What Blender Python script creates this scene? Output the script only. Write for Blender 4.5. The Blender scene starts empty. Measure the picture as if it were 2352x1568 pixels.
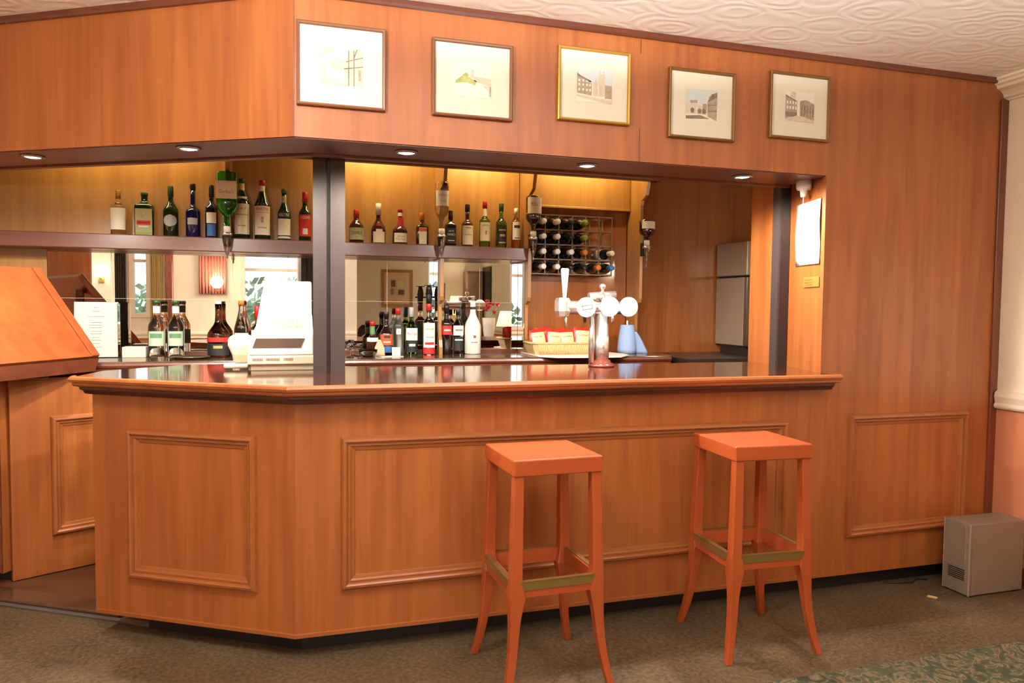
import bpy, bmesh, math, random
from mathutils import Vector, Matrix
random.seed(7)
PI = math.pi
SC = bpy.context.scene
COL = SC.collection

# ---------------------------------------------------------------- mesh builder
class B:
    def __init__(s):
        s.bm = bmesh.new(); s.mi = 0; s.M = Matrix.Identity(4)
    def v(s, p):
        return s.bm.verts.new(s.M @ Vector(p))
    def f(s, vs, smooth=False):
        try:
            fc = s.bm.faces.new(vs)
        except ValueError:
            return None
        fc.material_index = s.mi; fc.smooth = smooth
        return fc
    def poly(s, pts):
        return s.f([s.v(p) for p in pts])
    def box(s, x0, y0, z0, x1, y1, z1):
        V = [s.v((x, y, z)) for z in (z0, z1) for y in (y0, y1) for x in (x0, x1)]
        for q in ((0,2,3,1),(4,5,7,6),(0,1,5,4),(2,6,7,3),(0,4,6,2),(1,3,7,5)):
            s.f([V[i] for i in q])
        return s
    def prism(s, pts, z0, z1):
        a = [s.v((x, y, z0)) for x, y in pts]; b = [s.v((x, y, z1)) for x, y in pts]
        n = len(pts)
        s.f(a[::-1]); s.f(b)
        for i in range(n):
            s.f([a[i], a[(i+1) % n], b[(i+1) % n], b[i]])
        return s
    def loft(s, rings, smooth=False, cap=True):
        R = [[s.v(p) for p in r] for r in rings]
        n = len(R[0])
        for a, b in zip(R, R[1:]):
            for i in range(n):
                s.f([a[i], a[(i+1) % n], b[(i+1) % n], b[i]], smooth)
        if cap:
            s.f(R[0][::-1]); s.f(R[-1])
        return s
    def lathe(s, prof, c=(0,0,0), n=20, smooth=True, sx=1.0, sy=1.0, power=2.0):
        rings = []
        for r, z in prof:
            ring = []
            for i in range(n):
                a = 2*PI*i/n; ca, sa = math.cos(a), math.sin(a)
                if power != 2.0:
                    k = (abs(ca)**power + abs(sa)**power)**(-1/power); ca *= k; sa *= k
                ring.append((c[0]+r*ca*sx, c[1]+r*sa*sy, c[2]+z))
            rings.append(ring)
        return s.loft(rings, smooth)
    def tube(s, path, r, n=8, smooth=True):
        path = [Vector(p) for p in path]; rings = []
        rad = r if isinstance(r, (list, tuple)) else [r]*len(path)
        for i, p in enumerate(path):
            t = (path[min(i+1, len(path)-1)] - path[max(i-1, 0)]).normalized()
            u = Vector((0,0,1)) if abs(t.z) < .9 else Vector((1,0,0))
            a = t.cross(u).normalized(); b = t.cross(a)
            rings.append([tuple(p + (a*math.cos(2*PI*k/n) + b*math.sin(2*PI*k/n))*rad[i]) for k in range(n)])
        return s.loft(rings, smooth)
    def sweep(s, path, normal, prof, closed=False):
        # prof: closed polygon of (a, b): a along the in-plane left normal, b along `normal`
        path = [Vector(p) for p in path]; N = Vector(normal).normalized(); n = len(path); rings = []
        for i in range(n):
            d0 = (path[i]-path[i-1]).normalized() if (i or closed) else None
            d1 = (path[(i+1) % n]-path[i]).normalized() if (i < n-1 or closed) else None
            if d0 is None: d0 = d1
            if d1 is None: d1 = d0
            m = (N.cross(d0) + N.cross(d1)); m.normalize()
            k = 1.0/max(.2, m.dot(N.cross(d0)))
            rings.append([tuple(path[i] + m*k*a + N*b) for a, b in prof])
        if closed:
            R = [[s.v(p) for p in r] for r in rings]; q = len(prof)
            for i in range(n):
                a, b = R[i], R[(i+1) % n]
                for j in range(q):
                    s.f([a[j], a[(j+1) % q], b[(j+1) % q], b[j]])
        else:
            s.loft(rings)
        return s

def obj(name, b, mats, parent=None, loc=(0,0,0), rz=0.0, bevel=0, seg=2, recalc=True):
    if recalc:
        bmesh.ops.recalc_face_normals(b.bm, faces=b.bm.faces[:])
    me = bpy.data.meshes.new(name); b.bm.to_mesh(me); b.bm.free()
    for m in (mats if isinstance(mats, (list, tuple)) else [mats]):
        me.materials.append(m)
    o = bpy.data.objects.new(name, me); COL.objects.link(o)
    o.location = loc; o.rotation_euler = (0, 0, rz)
    if parent: o.parent = parent
    if bevel:
        md = o.modifiers.new('bevel', 'BEVEL'); md.width = bevel; md.segments = seg
        md.limit_method = 'ANGLE'; md.angle_limit = .7
    return o
def tag(o, label, cat, group=None):
    o['label'] = label; o['category'] = cat
    if group: o['group'] = group
    return o
def thing(name, label, cat, loc=(0,0,0), rz=0.0, group=None):
    o = bpy.data.objects.new(name, None); COL.objects.link(o)
    o.empty_display_size = .05
    o.location = loc; o.rotation_euler = (0, 0, rz)
    return tag(o, label, cat, group)
def struct(name, b, m, **k):
    o = obj(name, b, m, **k); o['kind'] = 'structure'; return o
def dup(root, loc, rz, label, group=None):
    r = root.copy(); COL.objects.link(r); r.location = loc; r.rotation_euler = (0, 0, rz)
    r['label'] = label
    if group: r['group'] = group
    for ch in list(root.children):
        c = ch.copy(); COL.objects.link(c); c.parent = r
        for g in list(ch.children):
            d = g.copy(); COL.objects.link(d); d.parent = c
    return r

_tc = {}
def text_polys(s):
    """2D faces of a word, normalised to height 1 (cap height), centred."""
    if s in _tc: return _tc[s]
    cu = bpy.data.curves.new('lettering', 'FONT'); cu.body = s; cu.resolution_u = 2
    o = bpy.data.objects.new('lettering', cu); COL.objects.link(o)
    bpy.context.view_layer.update()
    dg = bpy.context.evaluated_depsgraph_get()
    me = bpy.data.meshes.new_from_object(o.evaluated_get(dg))
    vs = [(v.co.x, v.co.y) for v in me.vertices]
    fs = [tuple(p.vertices) for p in me.polygons]
    bpy.data.objects.remove(o); bpy.data.curves.remove(cu); bpy.data.meshes.remove(me)
    x0 = min(v[0] for v in vs); x1 = max(v[0] for v in vs); y0 = min(v[1] for v in vs); y1 = max(v[1] for v in vs)
    vs = [((v[0]-(x0+x1)/2)/(x1-x0), (v[1]-(y0+y1)/2)/(y1-y0)) for v in vs]
    _tc[s] = (vs, fs); return _tc[s]
def put_text(b, s, w, h, fn, mi):
    vs, fs = text_polys(s); old = b.mi; b.mi = mi
    V = [b.v(fn(x*w, y*h)) for x, y in vs]
    for f in fs: b.f([V[i] for i in f])
    b.mi = old

# ---------------------------------------------------------------- materials
def newmat(name):
    m = bpy.data.materials.new(name); m.use_nodes = True
    nt = m.node_tree; return m, nt, nt.nodes['Principled BSDF']
def lin(r, g, b):
    f = lambda c: (c/255/12.92) if c/255 <= .04045 else ((c/255+.055)/1.055)**2.4
    return (f(r), f(g), f(b), 1)
def plain(name, rgb, rough=.5, metal=0, coat=0, var=0, scale=30, spec=.5):
    m, nt, p = newmat(name)
    p.inputs['Base Color'].default_value = lin(*rgb); p.inputs['Roughness'].default_value = rough
    p.inputs['Metallic'].default_value = metal; p.inputs['Coat Weight'].default_value = coat
    p.inputs['Specular IOR Level'].default_value = spec
    if var:
        n = nt.nodes.new('ShaderNodeTexNoise'); n.inputs['Scale'].default_value = scale; n.inputs['Detail'].default_value = 4
        tc = nt.nodes.new('ShaderNodeTexCoord'); nt.links.new(tc.outputs['Object'], n.inputs['Vector'])
        r = nt.nodes.new('ShaderNodeValToRGB'); c = lin(*rgb)
        r.color_ramp.elements[0].position = .3; r.color_ramp.elements[1].position = .7
        r.color_ramp.elements[0].color = tuple(max(0, x*(1-var)) for x in c[:3])+(1,)
        r.color_ramp.elements[1].color = tuple(min(1, x*(1+var)) for x in c[:3])+(1,)
        nt.links.new(n.outputs['Fac'], r.inputs['Fac']); nt.links.new(r.outputs['Color'], p.inputs['Base Color'])
    return m
def wood(name, light, dark, axis='z', rough=.38, coat=.4, grain=1.0, cr=.3):
    m, nt, p = newmat(name); L = nt.links.new
    tc = nt.nodes.new('ShaderNodeTexCoord')
    def noise(sc, scale, det, dist):
        mp = nt.nodes.new('ShaderNodeMapping'); mp.inputs['Scale'].default_value = sc
        L(tc.outputs['Object'], mp.inputs['Vector'])
        n = nt.nodes.new('ShaderNodeTexNoise'); n.inputs['Scale'].default_value = scale
        n.inputs['Detail'].default_value = det; n.inputs['Distortion'].default_value = dist
        L(mp.outputs['Vector'], n.inputs['Vector']); return n
    k = {'z': lambda a, b: (a, a, b), 'x': lambda a, b: (b, a, a), 'y': lambda a, b: (a, b, a)}[axis]
    n1 = noise(k(5, .55), 1.3, 3, .9); n2 = noise(k(45, 2.2), 2.2, 4, .3); n3 = noise(k(16, .8), 1.5, 4, .6)
    a = nt.nodes.new('ShaderNodeMath'); a.operation = 'MULTIPLY_ADD'; a.inputs[1].default_value = .45
    L(n1.outputs['Fac'], a.inputs[0])
    b = nt.nodes.new('ShaderNodeMath'); b.operation = 'MULTIPLY'; b.inputs[1].default_value = .13
    L(n2.outputs['Fac'], b.inputs[0]); L(b.outputs[0], a.inputs[2])
    c = nt.nodes.new('ShaderNodeMath'); c.operation = 'MULTIPLY_ADD'; c.inputs[1].default_value = .42
    L(n3.outputs['Fac'], c.inputs[0]); L(a.outputs[0], c.inputs[2])
    r = nt.nodes.new('ShaderNodeValToRGB')
    r.color_ramp.elements[0].position = .5-.14/grain; r.color_ramp.elements[1].position = .5+.14/grain
    r.color_ramp.elements[0].color = lin(*dark); r.color_ramp.elements[1].color = lin(*light)
    L(c.outputs[0], r.inputs['Fac']); L(r.outputs['Color'], p.inputs['Base Color'])
    p.inputs['Roughness'].default_value = rough; p.inputs['Coat Weight'].default_value = coat
    p.inputs['Coat Roughness'].default_value = cr
    return m
def glass(name, rgb, rough=0.0, ior=1.45):
    m, nt, p = newmat(name)
    p.inputs['Base Color'].default_value = lin(*rgb); p.inputs['Roughness'].default_value = rough
    p.inputs['Transmission Weight'].default_value = 1; p.inputs['IOR'].default_value = ior
    return m
def emit(name, rgb, st):
    m, nt, p = newmat(name)
    p.inputs['Base Color'].default_value = (.8,.8,.8,1)
    p.inputs['Emission Color'].default_value = lin(*rgb); p.inputs['Emission Strength'].default_value = st
    return m

W = {}
W['panel'] = wood('mahogany_veneer_upright', (177,104,51), (145,77,36))
W['panelx'] = wood('mahogany_veneer_lengthwise', (166,100,52), (138,76,36), 'x')
W['mould'] = wood('mahogany_moulding', (166,98,50), (148,84,42), 'x', .3, .35, .8)
W['mouldz'] = wood('mahogany_moulding_upright', (166,98,50), (148,84,42), 'z', .3, .35, .8)
W['dark'] = wood('dark_mahogany', (110,56,34), (88,42,26), 'x', .32, .3)
W['darkz'] = wood('dark_mahogany_upright', (124,62,42), (98,46,32), 'z', .32, .3)
W['top'] = wood('varnished_bar_top', (84,40,24), (58,27,16), 'x', .12, .8, .9, .09)
W['edge'] = wood('worn_bar_edge', (184,110,62), (150,78,42), 'x', .22, .6, .8, .12)
W['shelf'] = wood('shelf_mahogany', (114,64,50), (92,48,38), 'x', .3, .4, 1, .15)
W['back'] = wood('back_panel_veneer', (178,126,66), (152,102,52))
W['backdark'] = wood('back_wall_veneer', (166,100,50), (136,74,36), 'z', .22, .8, 1, .1)
W['stool'] = wood('stool_cherry', (176,84,40), (152,66,30), 'z', .35, .3, .7)
W['stoolx'] = wood('stool_cherry_seat', (180,84,40), (158,68,32), 'x', .35, .3, .7)
W['flap'] = wood('flap_veneer', (162,84,42), (138,66,32), 'x', .35, .3)
W['floorwood'] = wood('bar_floor_boards', (104,62,34), (70,40,24), 'x', .4, .1)
W['worktop'] = wood('back_counter_laminate', (92,68,50), (66,46,34), 'x', .18, .6, 1, .08)
M = {}
M['black'] = plain('black_paint', (38,32,32), .35)
M['kick'] = plain('black_kickboard', (24,24,28), .5)
M['post'] = plain('black_painted_post', (60,50,47), .6, spec=.3)
M['white'] = plain('white_plastic', (236,232,222), .4)
M['cream'] = plain('cream_plastic', (228,216,190), .45)
M['paper'] = plain('white_paper', (208,201,190), .8)
M['ink'] = plain('grey_print', (120,108,100), .8)
M['chrome'] = plain('polished_chrome', (236,233,228), .22, .9)
M['steel'] = plain('brushed_steel', (150,146,138), .3, 1)
M['steel_d'] = plain('dark_steel_trim', (60,56,50), .35, .8)
M['brass'] = plain('brass_strip', (160,132,76), .36, .75)
M['brassplate'] = plain('brass_plate', (170,132,62), .4, .35)
M['gold'] = plain('gilt_frame', (190,146,66), .35, .6)
M['bronze'] = plain('bronze_frame', (128,92,48), .4, .4)
M['brownframe'] = plain('brown_frame', (122,78,50), .4)
M['mat'] = plain('picture_mount', (238,232,216), .8)
M['print'] = plain('print_paper', (246,242,232), .8)
M['sepia'] = plain('sepia_ink', (178,160,142), .8, var=.25, scale=60)
M['sepia_l'] = plain('pale_sepia_ink', (222,208,190), .8, var=.1, scale=60)
M['sepia_d'] = plain('dark_sepia_ink', (134,120,108), .8, var=.3, scale=60)
M['wash_b'] = plain('pale_blue_wash', (216,228,232), .8)
M['wash_g'] = plain('green_wash', (176,184,120), .8, var=.3, scale=40)
M['redcap'] = plain('red_cap', (186,34,34), .4)
M['orangecap'] = plain('orange_cap', (206,120,40), .4)
M['goldcap'] = plain('gold_cap', (186,146,84), .35, .6)
M['greencap'] = plain('green_cap', (40,84,44), .4)
M['blackcap'] = plain('black_cap', (26,24,26), .35)
M['whitecap'] = plain('white_cap', (246,243,236), .5)
M['label'] = plain('cream_label', (232,220,192), .7)
M['labelw'] = plain('white_label', (240,236,226), .7)
M['labelr'] = plain('red_label', (196,40,36), .6)
M['labelo'] = plain('orange_label', (206,88,40), .6)
M['labelg'] = plain('grey_label', (176,176,178), .6)
M['labelgr'] = plain('sage_label', (170,166,124), .7)
M['labelgn'] = plain('green_label', (96,140,96), .7); M['labelpale'] = plain('pale_green_label', (182,200,176), .6)
M['lime'] = plain('lime_label_band', (140,152,62), .6)
M['labelk'] = plain('black_label', (30,28,28), .6)
M['blue'] = plain('blue_label', (60,110,176), .6)
M['inkred'] = plain('red_lettering', (190,44,40), .7)
M['inkdark'] = plain('dark_lettering', (60,50,46), .7)
M['inkwhite'] = plain('white_lettering', (236,230,222), .7)
M['inkgold'] = plain('gold_lettering', (190,160,96), .5)
G = {}
G['clear'] = glass('clear_glass', (250,252,250), 0.0, 1.17)
G['clear'].node_tree.nodes['Principled BSDF'].inputs['Coat Weight'].default_value = .6
G['green'] = glass('green_glass', (130,190,90))
G['gin'] = glass('bright_green_glass', (60,215,95))
G['brown'] = glass('brown_glass', (150,84,46))
G['amber'] = glass('amber_spirit', (236,170,90))
G['frost'] = glass('frosted_glass', (226,228,220), .35)
G['dkgreen'] = plain('dark_green_glass', (14,40,16), .06, coat=.5, spec=.8)
G['dkblue'] = plain('dark_blue_glass', (14,20,74), .06, coat=.5, spec=.8)
G['navy'] = plain('navy_glass', (18,20,44), .06, coat=.5, spec=.8)
G['dark'] = plain('near_black_glass', (26,16,14), .06, coat=.5, spec=.8)
G['dkbrown'] = plain('dark_brown_glass', (56,24,14), .06, coat=.5, spec=.8)
G['white'] = plain('white_bottle_glass', (238,232,218), .25, coat=.5)
G['wine'] = plain('wine_bottle_glass', (14,20,14), .1, coat=.4, spec=.6)

# mirror
def mirror_mat():
    m, nt, p = newmat('mirror_glass')
    p.inputs['Base Color'].default_value = (.86,.84,.80,1); p.inputs['Metallic'].default_value = 1; p.inputs['Roughness'].default_value = .0
    return m
M['mirror'] = mirror_mat()
M['joint'] = plain('mirror_joint', (214,196,170), .5)

def ceiling_mat():
    m, nt, p = newmat('embossed_ceiling_paper'); L = nt.links.new
    tc = nt.nodes.new('ShaderNodeTexCoord')
    n = nt.nodes.new('ShaderNodeTexNoise'); n.inputs['Scale'].default_value = 5; n.inputs['Detail'].default_value = 2
    mp = nt.nodes.new('ShaderNodeMapping'); mp.inputs['Scale'].default_value = (.95, 1.35, 1)
    L(tc.outputs['Object'], mp.inputs['Vector']); L(mp.outputs['Vector'], n.inputs['Vector'])
    mx = nt.nodes.new('ShaderNodeVectorMath'); mx.operation = 'MULTIPLY_ADD'
    mx.inputs[1].default_value = (.09,.09,0); L(n.outputs['Color'], mx.inputs[0]); L(mp.outputs['Vector'], mx.inputs[2])
    vo = nt.nodes.new('ShaderNodeTexVoronoi'); vo.inputs['Scale'].default_value = 4.6; L(mx.outputs[0], vo.inputs['Vector'])
    mu = nt.nodes.new('ShaderNodeMath'); mu.operation = 'MULTIPLY'; mu.inputs[1].default_value = 24; L(vo.outputs['Distance'], mu.inputs[0])
    si = nt.nodes.new('ShaderNodeMath'); si.operation = 'SINE'; L(mu.outputs[0], si.inputs[0])
    bp = nt.nodes.new('ShaderNodeBump'); bp.inputs['Strength'].default_value = .2; bp.inputs['Distance'].default_value = .0035
    L(si.outputs[0], bp.inputs['Height']); L(bp.outputs['Normal'], p.inputs['Normal'])
    p.inputs['Base Color'].default_value = lin(255,252,246); p.inputs['Roughness'].default_value = .7
    return m
M['ceil'] = ceiling_mat()
def floor_mat():
    m, nt, p = newmat('brown_fleck_floor'); L = nt.links.new
    tc = nt.nodes.new('ShaderNodeTexCoord')
    n = nt.nodes.new('ShaderNodeTexNoise'); n.inputs['Scale'].default_value = 55; n.inputs['Detail'].default_value = 5; n.inputs['Roughness'].default_value = .7
    n2 = nt.nodes.new('ShaderNodeTexNoise'); n2.inputs['Scale'].default_value = 3; n2.inputs['Detail'].default_value = 3
    L(tc.outputs['Object'], n.inputs['Vector']); L(tc.outputs['Object'], n2.inputs['Vector'])
    a = nt.nodes.new('ShaderNodeMath'); a.operation = 'MULTIPLY_ADD'; a.inputs[1].default_value = .3
    L(n2.outputs['Fac'], a.inputs[0]); L(n.outputs['Fac'], a.inputs[2])
    r = nt.nodes.new('ShaderNodeValToRGB'); r.color_ramp.elements[0].position = .45; r.color_ramp.elements[1].position = .85
    r.color_ramp.elements[0].color = lin(50,40,30); r.color_ramp.elements[1].color = lin(112,92,68)
    L(a.outputs[0], r.inputs['Fac']); L(r.outputs['Color'], p.inputs['Base Color'])
    p.inputs['Roughness'].default_value = .5; p.inputs['Specular IOR Level'].default_value = .3
    return m
M['floor'] = floor_mat()
def carpet_mat():
    m, nt, p = newmat('green_patterned_carpet'); L = nt.links.new
    tc = nt.nodes.new('ShaderNodeTexCoord')
    n = nt.nodes.new('ShaderNodeTexNoise'); n.inputs['Scale'].default_value = 13; n.inputs['Detail'].default_value = 3; n.inputs['Distortion'].default_value = 2.2
    n2 = nt.nodes.new('ShaderNodeTexNoise'); n2.inputs['Scale'].default_value = 130; n2.inputs['Detail'].default_value = 3
    L(tc.outputs['Object'], n.inputs['Vector']); L(tc.outputs['Object'], n2.inputs['Vector'])
    r = nt.nodes.new('ShaderNodeValToRGB'); e = r.color_ramp.elements
    e[0].position = .36; e[0].color = lin(52,54,36); e[1].position = .50; e[1].color = lin(76,76,52)
    x = e.new(.56); x.color = lin(128,108,80); x = e.new(.62); x.color = lin(66,66,46); x = e.new(.70); x.color = lin(96,66,48)
    L(n.outputs['Fac'], r.inputs['Fac'])
    mx = nt.nodes.new('ShaderNodeMix'); mx.data_type = 'RGBA'; mx.blend_type = 'MULTIPLY'; mx.inputs['Factor'].default_value = .45
    L(r.outputs['Color'], mx.inputs['A']); L(n2.outputs['Fac'], mx.inputs['B'])
    L(mx.outputs['Result'], p.inputs['Base Color']); p.inputs['Roughness'].default_value = .95
    return m
M['carpet'] = carpet_mat()
def twotone(name, top, bot, z):
    m, nt, p = newmat(name); L = nt.links.new
    tc = nt.nodes.new('ShaderNodeTexCoord'); sx = nt.nodes.new('ShaderNodeSeparateXYZ'); L(tc.outputs['Object'], sx.inputs[0])
    g = nt.nodes.new('ShaderNodeMath'); g.operation = 'GREATER_THAN'; g.inputs[1].default_value = z; L(sx.outputs['Z'], g.inputs[0])
    mx = nt.nodes.new('ShaderNodeMix'); mx.data_type = 'RGBA'; L(g.outputs[0], mx.inputs['Factor'])
    mx.inputs['A'].default_value = lin(*bot); mx.inputs['B'].default_value = lin(*top)
    n = nt.nodes.new('ShaderNodeTexNoise'); n.inputs['Scale'].default_value = 9; L(tc.outputs['Object'], n.inputs['Vector'])
    m2 = nt.nodes.new('ShaderNodeMix'); m2.data_type = 'RGBA'; m2.blend_type = 'MULTIPLY'; m2.inputs['Factor'].default_value = .12
    L(mx.outputs['Result'], m2.inputs['A']); L(n.outputs['Fac'], m2.inputs['B']); L(m2.outputs['Result'], p.inputs['Base Color'])
    p.inputs['Roughness'].default_value = .75
    return m
M['wall'] = twotone('painted_wall', (252,238,214), (216,136,96), .92)
M['trim'] = plain('cream_gloss_trim', (238,222,198), .4)
M['basket'] = plain('woven_straw', (200,170,120), .7, var=.25, scale=120)
M['roll'] = plain('blue_paper_roll', (150,174,216), .9)
M['fridge'] = plain('fridge_steel', (176,164,148), .34, .45)
M['pc'] = plain('grey_case', (136,120,104), .5, var=.06, scale=8)
M['pcl'] = plain('grey_case_edge', (176,156,136), .4)
M['pink'] = plain('pink_curtain_cloth', (196,118,100), .9, var=.15, scale=8)
M['chip'] = plain('pale_wood_chip', (214,180,120), .7)
M['leaf'] = plain('garden_foliage', (190,214,190), .8, var=.25, scale=6)
M['shade'] = emit('lit_lamp_shade', (255,226,160), 2.2)
M['lampglow'] = emit('lit_wall_lamp_glass', (255,240,216), 300)
M['downlight'] = emit('lit_downlight_bulb', (255,244,225), 30)
M['globe'] = emit('lit_ceiling_globe', (255,232,196), 9)
M['rose'] = plain('red_rose', (190,26,32), .6)
M['chair'] = plain('dark_upholstery', (52,34,38), .9)

# ---------------------------------------------------------------- constants
ZC = 2.558; ZS = 2.011; CT = 1.08; BC = 1.062
FD = Vector((-.8526, .5225, 0)); FN = Vector((.5225, .8526, 0))      # facet direction and its inward normal
def fac(s, off=0): p = FD*s + FN*off; return (p.x, p.y)
def mitre(off):                                                          # corner of the two front planes moved back by off
    s = off*math.tan(math.radians(31.5)/2); return (s, off)

# ---------------------------------------------------------------- the room
struct('floor', B().box(-3.6, -6.8, -.1, 3.8, 2.4, 0), M['floor'])
b = B().prism([(-3.4, 2.08), (-1.36, 1.06), (-1.307,1.10), (-.80,.72), (-.66,.62), mitre(.14), (3.45,.14), (3.45,2.0), (-3.4,2.0)], 0.0, .018)
struct('floor_bar', b, W['floorwood'])
struct('ceiling', B().box(-3.6, -6.8, ZC, 3.8, 2.4, ZC+.1), M['ceil'])
b = B().box(3.5, -6.6, 0, 3.62, 2.2, ZC); struct('wall_right', b, M['wall'])
b = B().box(-3.6, -4.3, 0, -3.45, 2.2, ZC); struct('wall_left', b, M['wall'])
b = B().box(-3.45, 2.0, 0, 3.5, 2.12, ZC); struct('wall_back', b, W['backdark'])
# wall behind the viewer, with two windows, and the alcove beyond
RY = -4.2
b = B()
for x0, x1, z0, z1 in ((-3.45,-2.01,0,ZC), (-2.01,-1.74,0,1.17), (-2.01,-1.74,2.2,ZC), (-1.74,-.60,0,ZC), (-.60,.22,0,1.0), (-.60,.22,2.2,ZC), (.22,1.0,0,ZC)):
    b.box(x0, RY-.15, z0, x1, RY, z1)
struct('wall_rear', b, M['wall'])
struct('wall_alcove_side', B().box(.85, -6.6, 0, 1.0, RY-.15, ZC), M['wall'])
struct('wall_alcove_rear', B().box(1.0, -6.75, 0, 3.5, -6.6, ZC), M['wall'])
glassm, nt, p = newmat('window_pane'); p.inputs['Base Color'].default_value = (1,1,1,1); p.inputs['Roughness'].default_value = 0
p.inputs['Transmission Weight'].default_value = 1; p.inputs['IOR'].default_value = 1.02
for i, (x0, x1, z0, z1) in enumerate(((-2.01,-1.74,1.17,2.2), (-.60,.22,1.0,2.2))):
    b = B().sweep([(x0,RY,z0),(x1,RY,z0),(x1,RY,z1),(x0,RY,z1)], (0,1,0), [(-.06,-.08),(.0,-.08),(.0,.02),(-.06,.02)], True)
    b.box(x0, RY-.09, (z0+z1)/2-.02+.25, x1, RY-.05, (z0+z1)/2+.02+.25)
    w = struct('window_%d' % (i+1), b, M['trim'])
    o = obj('pane', B().box(x0, RY-.085, z0, x1, RY-.08, z1), glassm, w)
# mouldings of the room
crown = [(0,0),(.10,0),(.10,-.012),(.088,-.018),(.088,-.03),(.075,-.036),(.07,-.05),(.045,-.06),(.03,-.075),(.024,-.09),(.012,-.096),(.012,-.106),(0,-.106)]
struct('trim_1', B().sweep([(3.5,0,ZC),(3.5,-6.6,ZC)], (0,0,1), [(-a,b_) for a, b_ in crown]), M['trim'])
dado = [(0,.0),(.022,.004),(.03,.014),(.03,.024),(.022,.034),(.026,.05),(.03,.066),(.026,.086),(.014,.096),(0,.096)]
struct('trim_2', B().sweep([(3.5,-.02,.877),(3.5,-6.6,.877)], (0,0,1), [(-a,b_) for a, b_ in dado]), M['trim'])
struct('trim_3', B().sweep([(1.0,RY,.877),(-3.45,RY,.877)], (0,0,1), [(-a,b_) for a, b_ in dado]), M['trim'])
struct('trim_4', B().sweep([(3.5,-6.6,.877),(1.0,-6.6,.877)], (0,0,1), [(-a,b_) for a, b_ in dado]), M['trim'])
struct('baseboard_rear', B().box(-3.45, RY, 0, 1.0, RY+.02, .12), M['trim'])
struct('baseboard_right', B().box(3.48, -6.6, 0, 3.5, -.02, .10), W['dark'])

# bulkhead over the bar, panelled wall on the right, jamb of the opening
XJ = 2.405
b = B()
e0 = fac(3.9); e1 = fac(3.9, .30); m3 = mitre(.30)
b.prism([(0,0),(XJ,0),(XJ,.30),m3,e1,e0], ZS, ZS+.03)             # underside board
b.prism([(0,0),(XJ,0),(XJ,.022),mitre(.022),fac(3.9,.022),e0], ZS+.03, ZC)
b.prism([m3,(XJ+.02,.30),(XJ+.02,.278),mitre(.278),fac(3.9,.278),e1], ZS+.03, ZC)
struct('wall_bulkhead', b, W['panel'])
b = B().sweep([e1+(ZS,), m3+(ZS,), (XJ+.02,.30,ZS)], (0,0,1), [(-.012,-.012),(.022,-.012),(.026,0),(.022,.010),(-.012,.010)])
struct('trim_5', b, W['dark'])
b = B().prism([fac(3.9,.008), mitre(.008), (XJ,.008),(XJ,.27),mitre(.27),fac(3.9,.27)], ZS-.004, ZS)
struct('trim_6', b, W['dark'])
b = B().box(XJ, 0, .085, 3.5, .022, ZC)
struct('wall_front', b, W['panel'])
b = B().prism([(XJ,.022),(XJ+.095,.37),(XJ+.083,.70),(XJ+.50,.70),(XJ+.50,.60),(XJ+.15,.60),(XJ+.15,.022)], .085, ZC)
struct('wall_jamb', b, W['panel'])
struct('trim_7', B().box(3.455, -.014, .085, 3.5, 0, ZC-.10), W['darkz'], bevel=.005)
b = B().sweep([fac(3.9)+(ZC-.026,), (0,0,ZC-.026), (3.43,0,ZC-.026)], (0,0,1), [(.0,0),(-.016,0),(-.020,.008),(-.020,.026),(0,.026)])
struct('trim_8', b, W['dark'])
struct('baseboard_front', B().box(XJ, .07, 0, 3.5, .09, .085), M['kick'])
# seams of the veneer sheets on the bulkhead
for k, (x, z0, z1) in enumerate(((.0015, ZS, ZC-.03), (1.43, ZS+.0, 2.15), (1.43, 2.47, ZC-.03))):
    struct('trim_%d' % (9+k), B().box(x-.0015, -.0012, z0, x+.0015, .004, z1), W['darkz'])

PROF = [(0,0),(.003,.014),(.009,.022),(.018,.024),(.024,.020),(.027,.012),(.036,.013),(.042,.007),(.054,.004),(.056,0)]
def moulding(b, P, N, outer_first=True):
    b.sweep(P, N, [(a, h) for a, h in PROF], True)
def xz_frame(x0, x1, z0, z1, y=0):
    b = B(); moulding(b, [(x0,y,z0),(x0,y,z1),(x1,y,z1),(x1,y,z0)], (0,-1,0)); return b
def chk(b):
    return b
struct('trim_12', B().sweep([(2.575,0,.268),(2.575,0,.874),(3.316,0,.874),(3.316,0,.276)][::-1], (0,-1,0), PROF, True), W['mouldz'])

# ---------------------------------------------------------------- bar counter
ctr = thing('bar_counter', 'mahogany panelled bar counter with an angled left end and black kickboard', 'bar counter', (0,0,0))
b = B().prism([(0,0),(XJ,0),(XJ,.022),mitre(.022)], .085, CT-.05); obj('front_panel', b, W['panel'], ctr)
b = B().prism([(0,0),mitre(.022),fac(.915,.022),fac(.915)], .085, CT-.05); obj('front_panel', b, W['panel'], ctr)
b = B().prism([fac(.915,.022),fac(.915),fac(.933),fac(.933,.30),fac(.915,.30)], .085, CT-.05); obj('end_panel', b, W['panel'], ctr)
b = B().sweep([(.17,0,.262),(.17,0,.868),(2.225,0,.860),(2.225,0,.276)][::-1], (0,-1,0), PROF, True); obj('panel_moulding', b, W['mould'], ctr)
q = lambda s, z: fac(s)+(z,)
b = B().sweep([q(.165,.254),q(.165,.870),q(.76,.870),q(.76,.252)], tuple(-FN), PROF, True); obj('panel_moulding', b, W['mould'], ctr)
lip = [(0,0),(-.006,.002),(-.006,.016),(0,.018)]
b = B().sweep([q(.93,.085),(0,0,.085),(XJ,0,.085)], (0,0,1), lip); obj('bottom_bead', b, W['mould'], ctr)
b = B().prism([fac(.75,.09),mitre(.09),(XJ,.09),(XJ,.115),mitre(.115),fac(.75,.115)], 0, .085); obj('kickboard', b, M['kick'], ctr)
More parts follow.
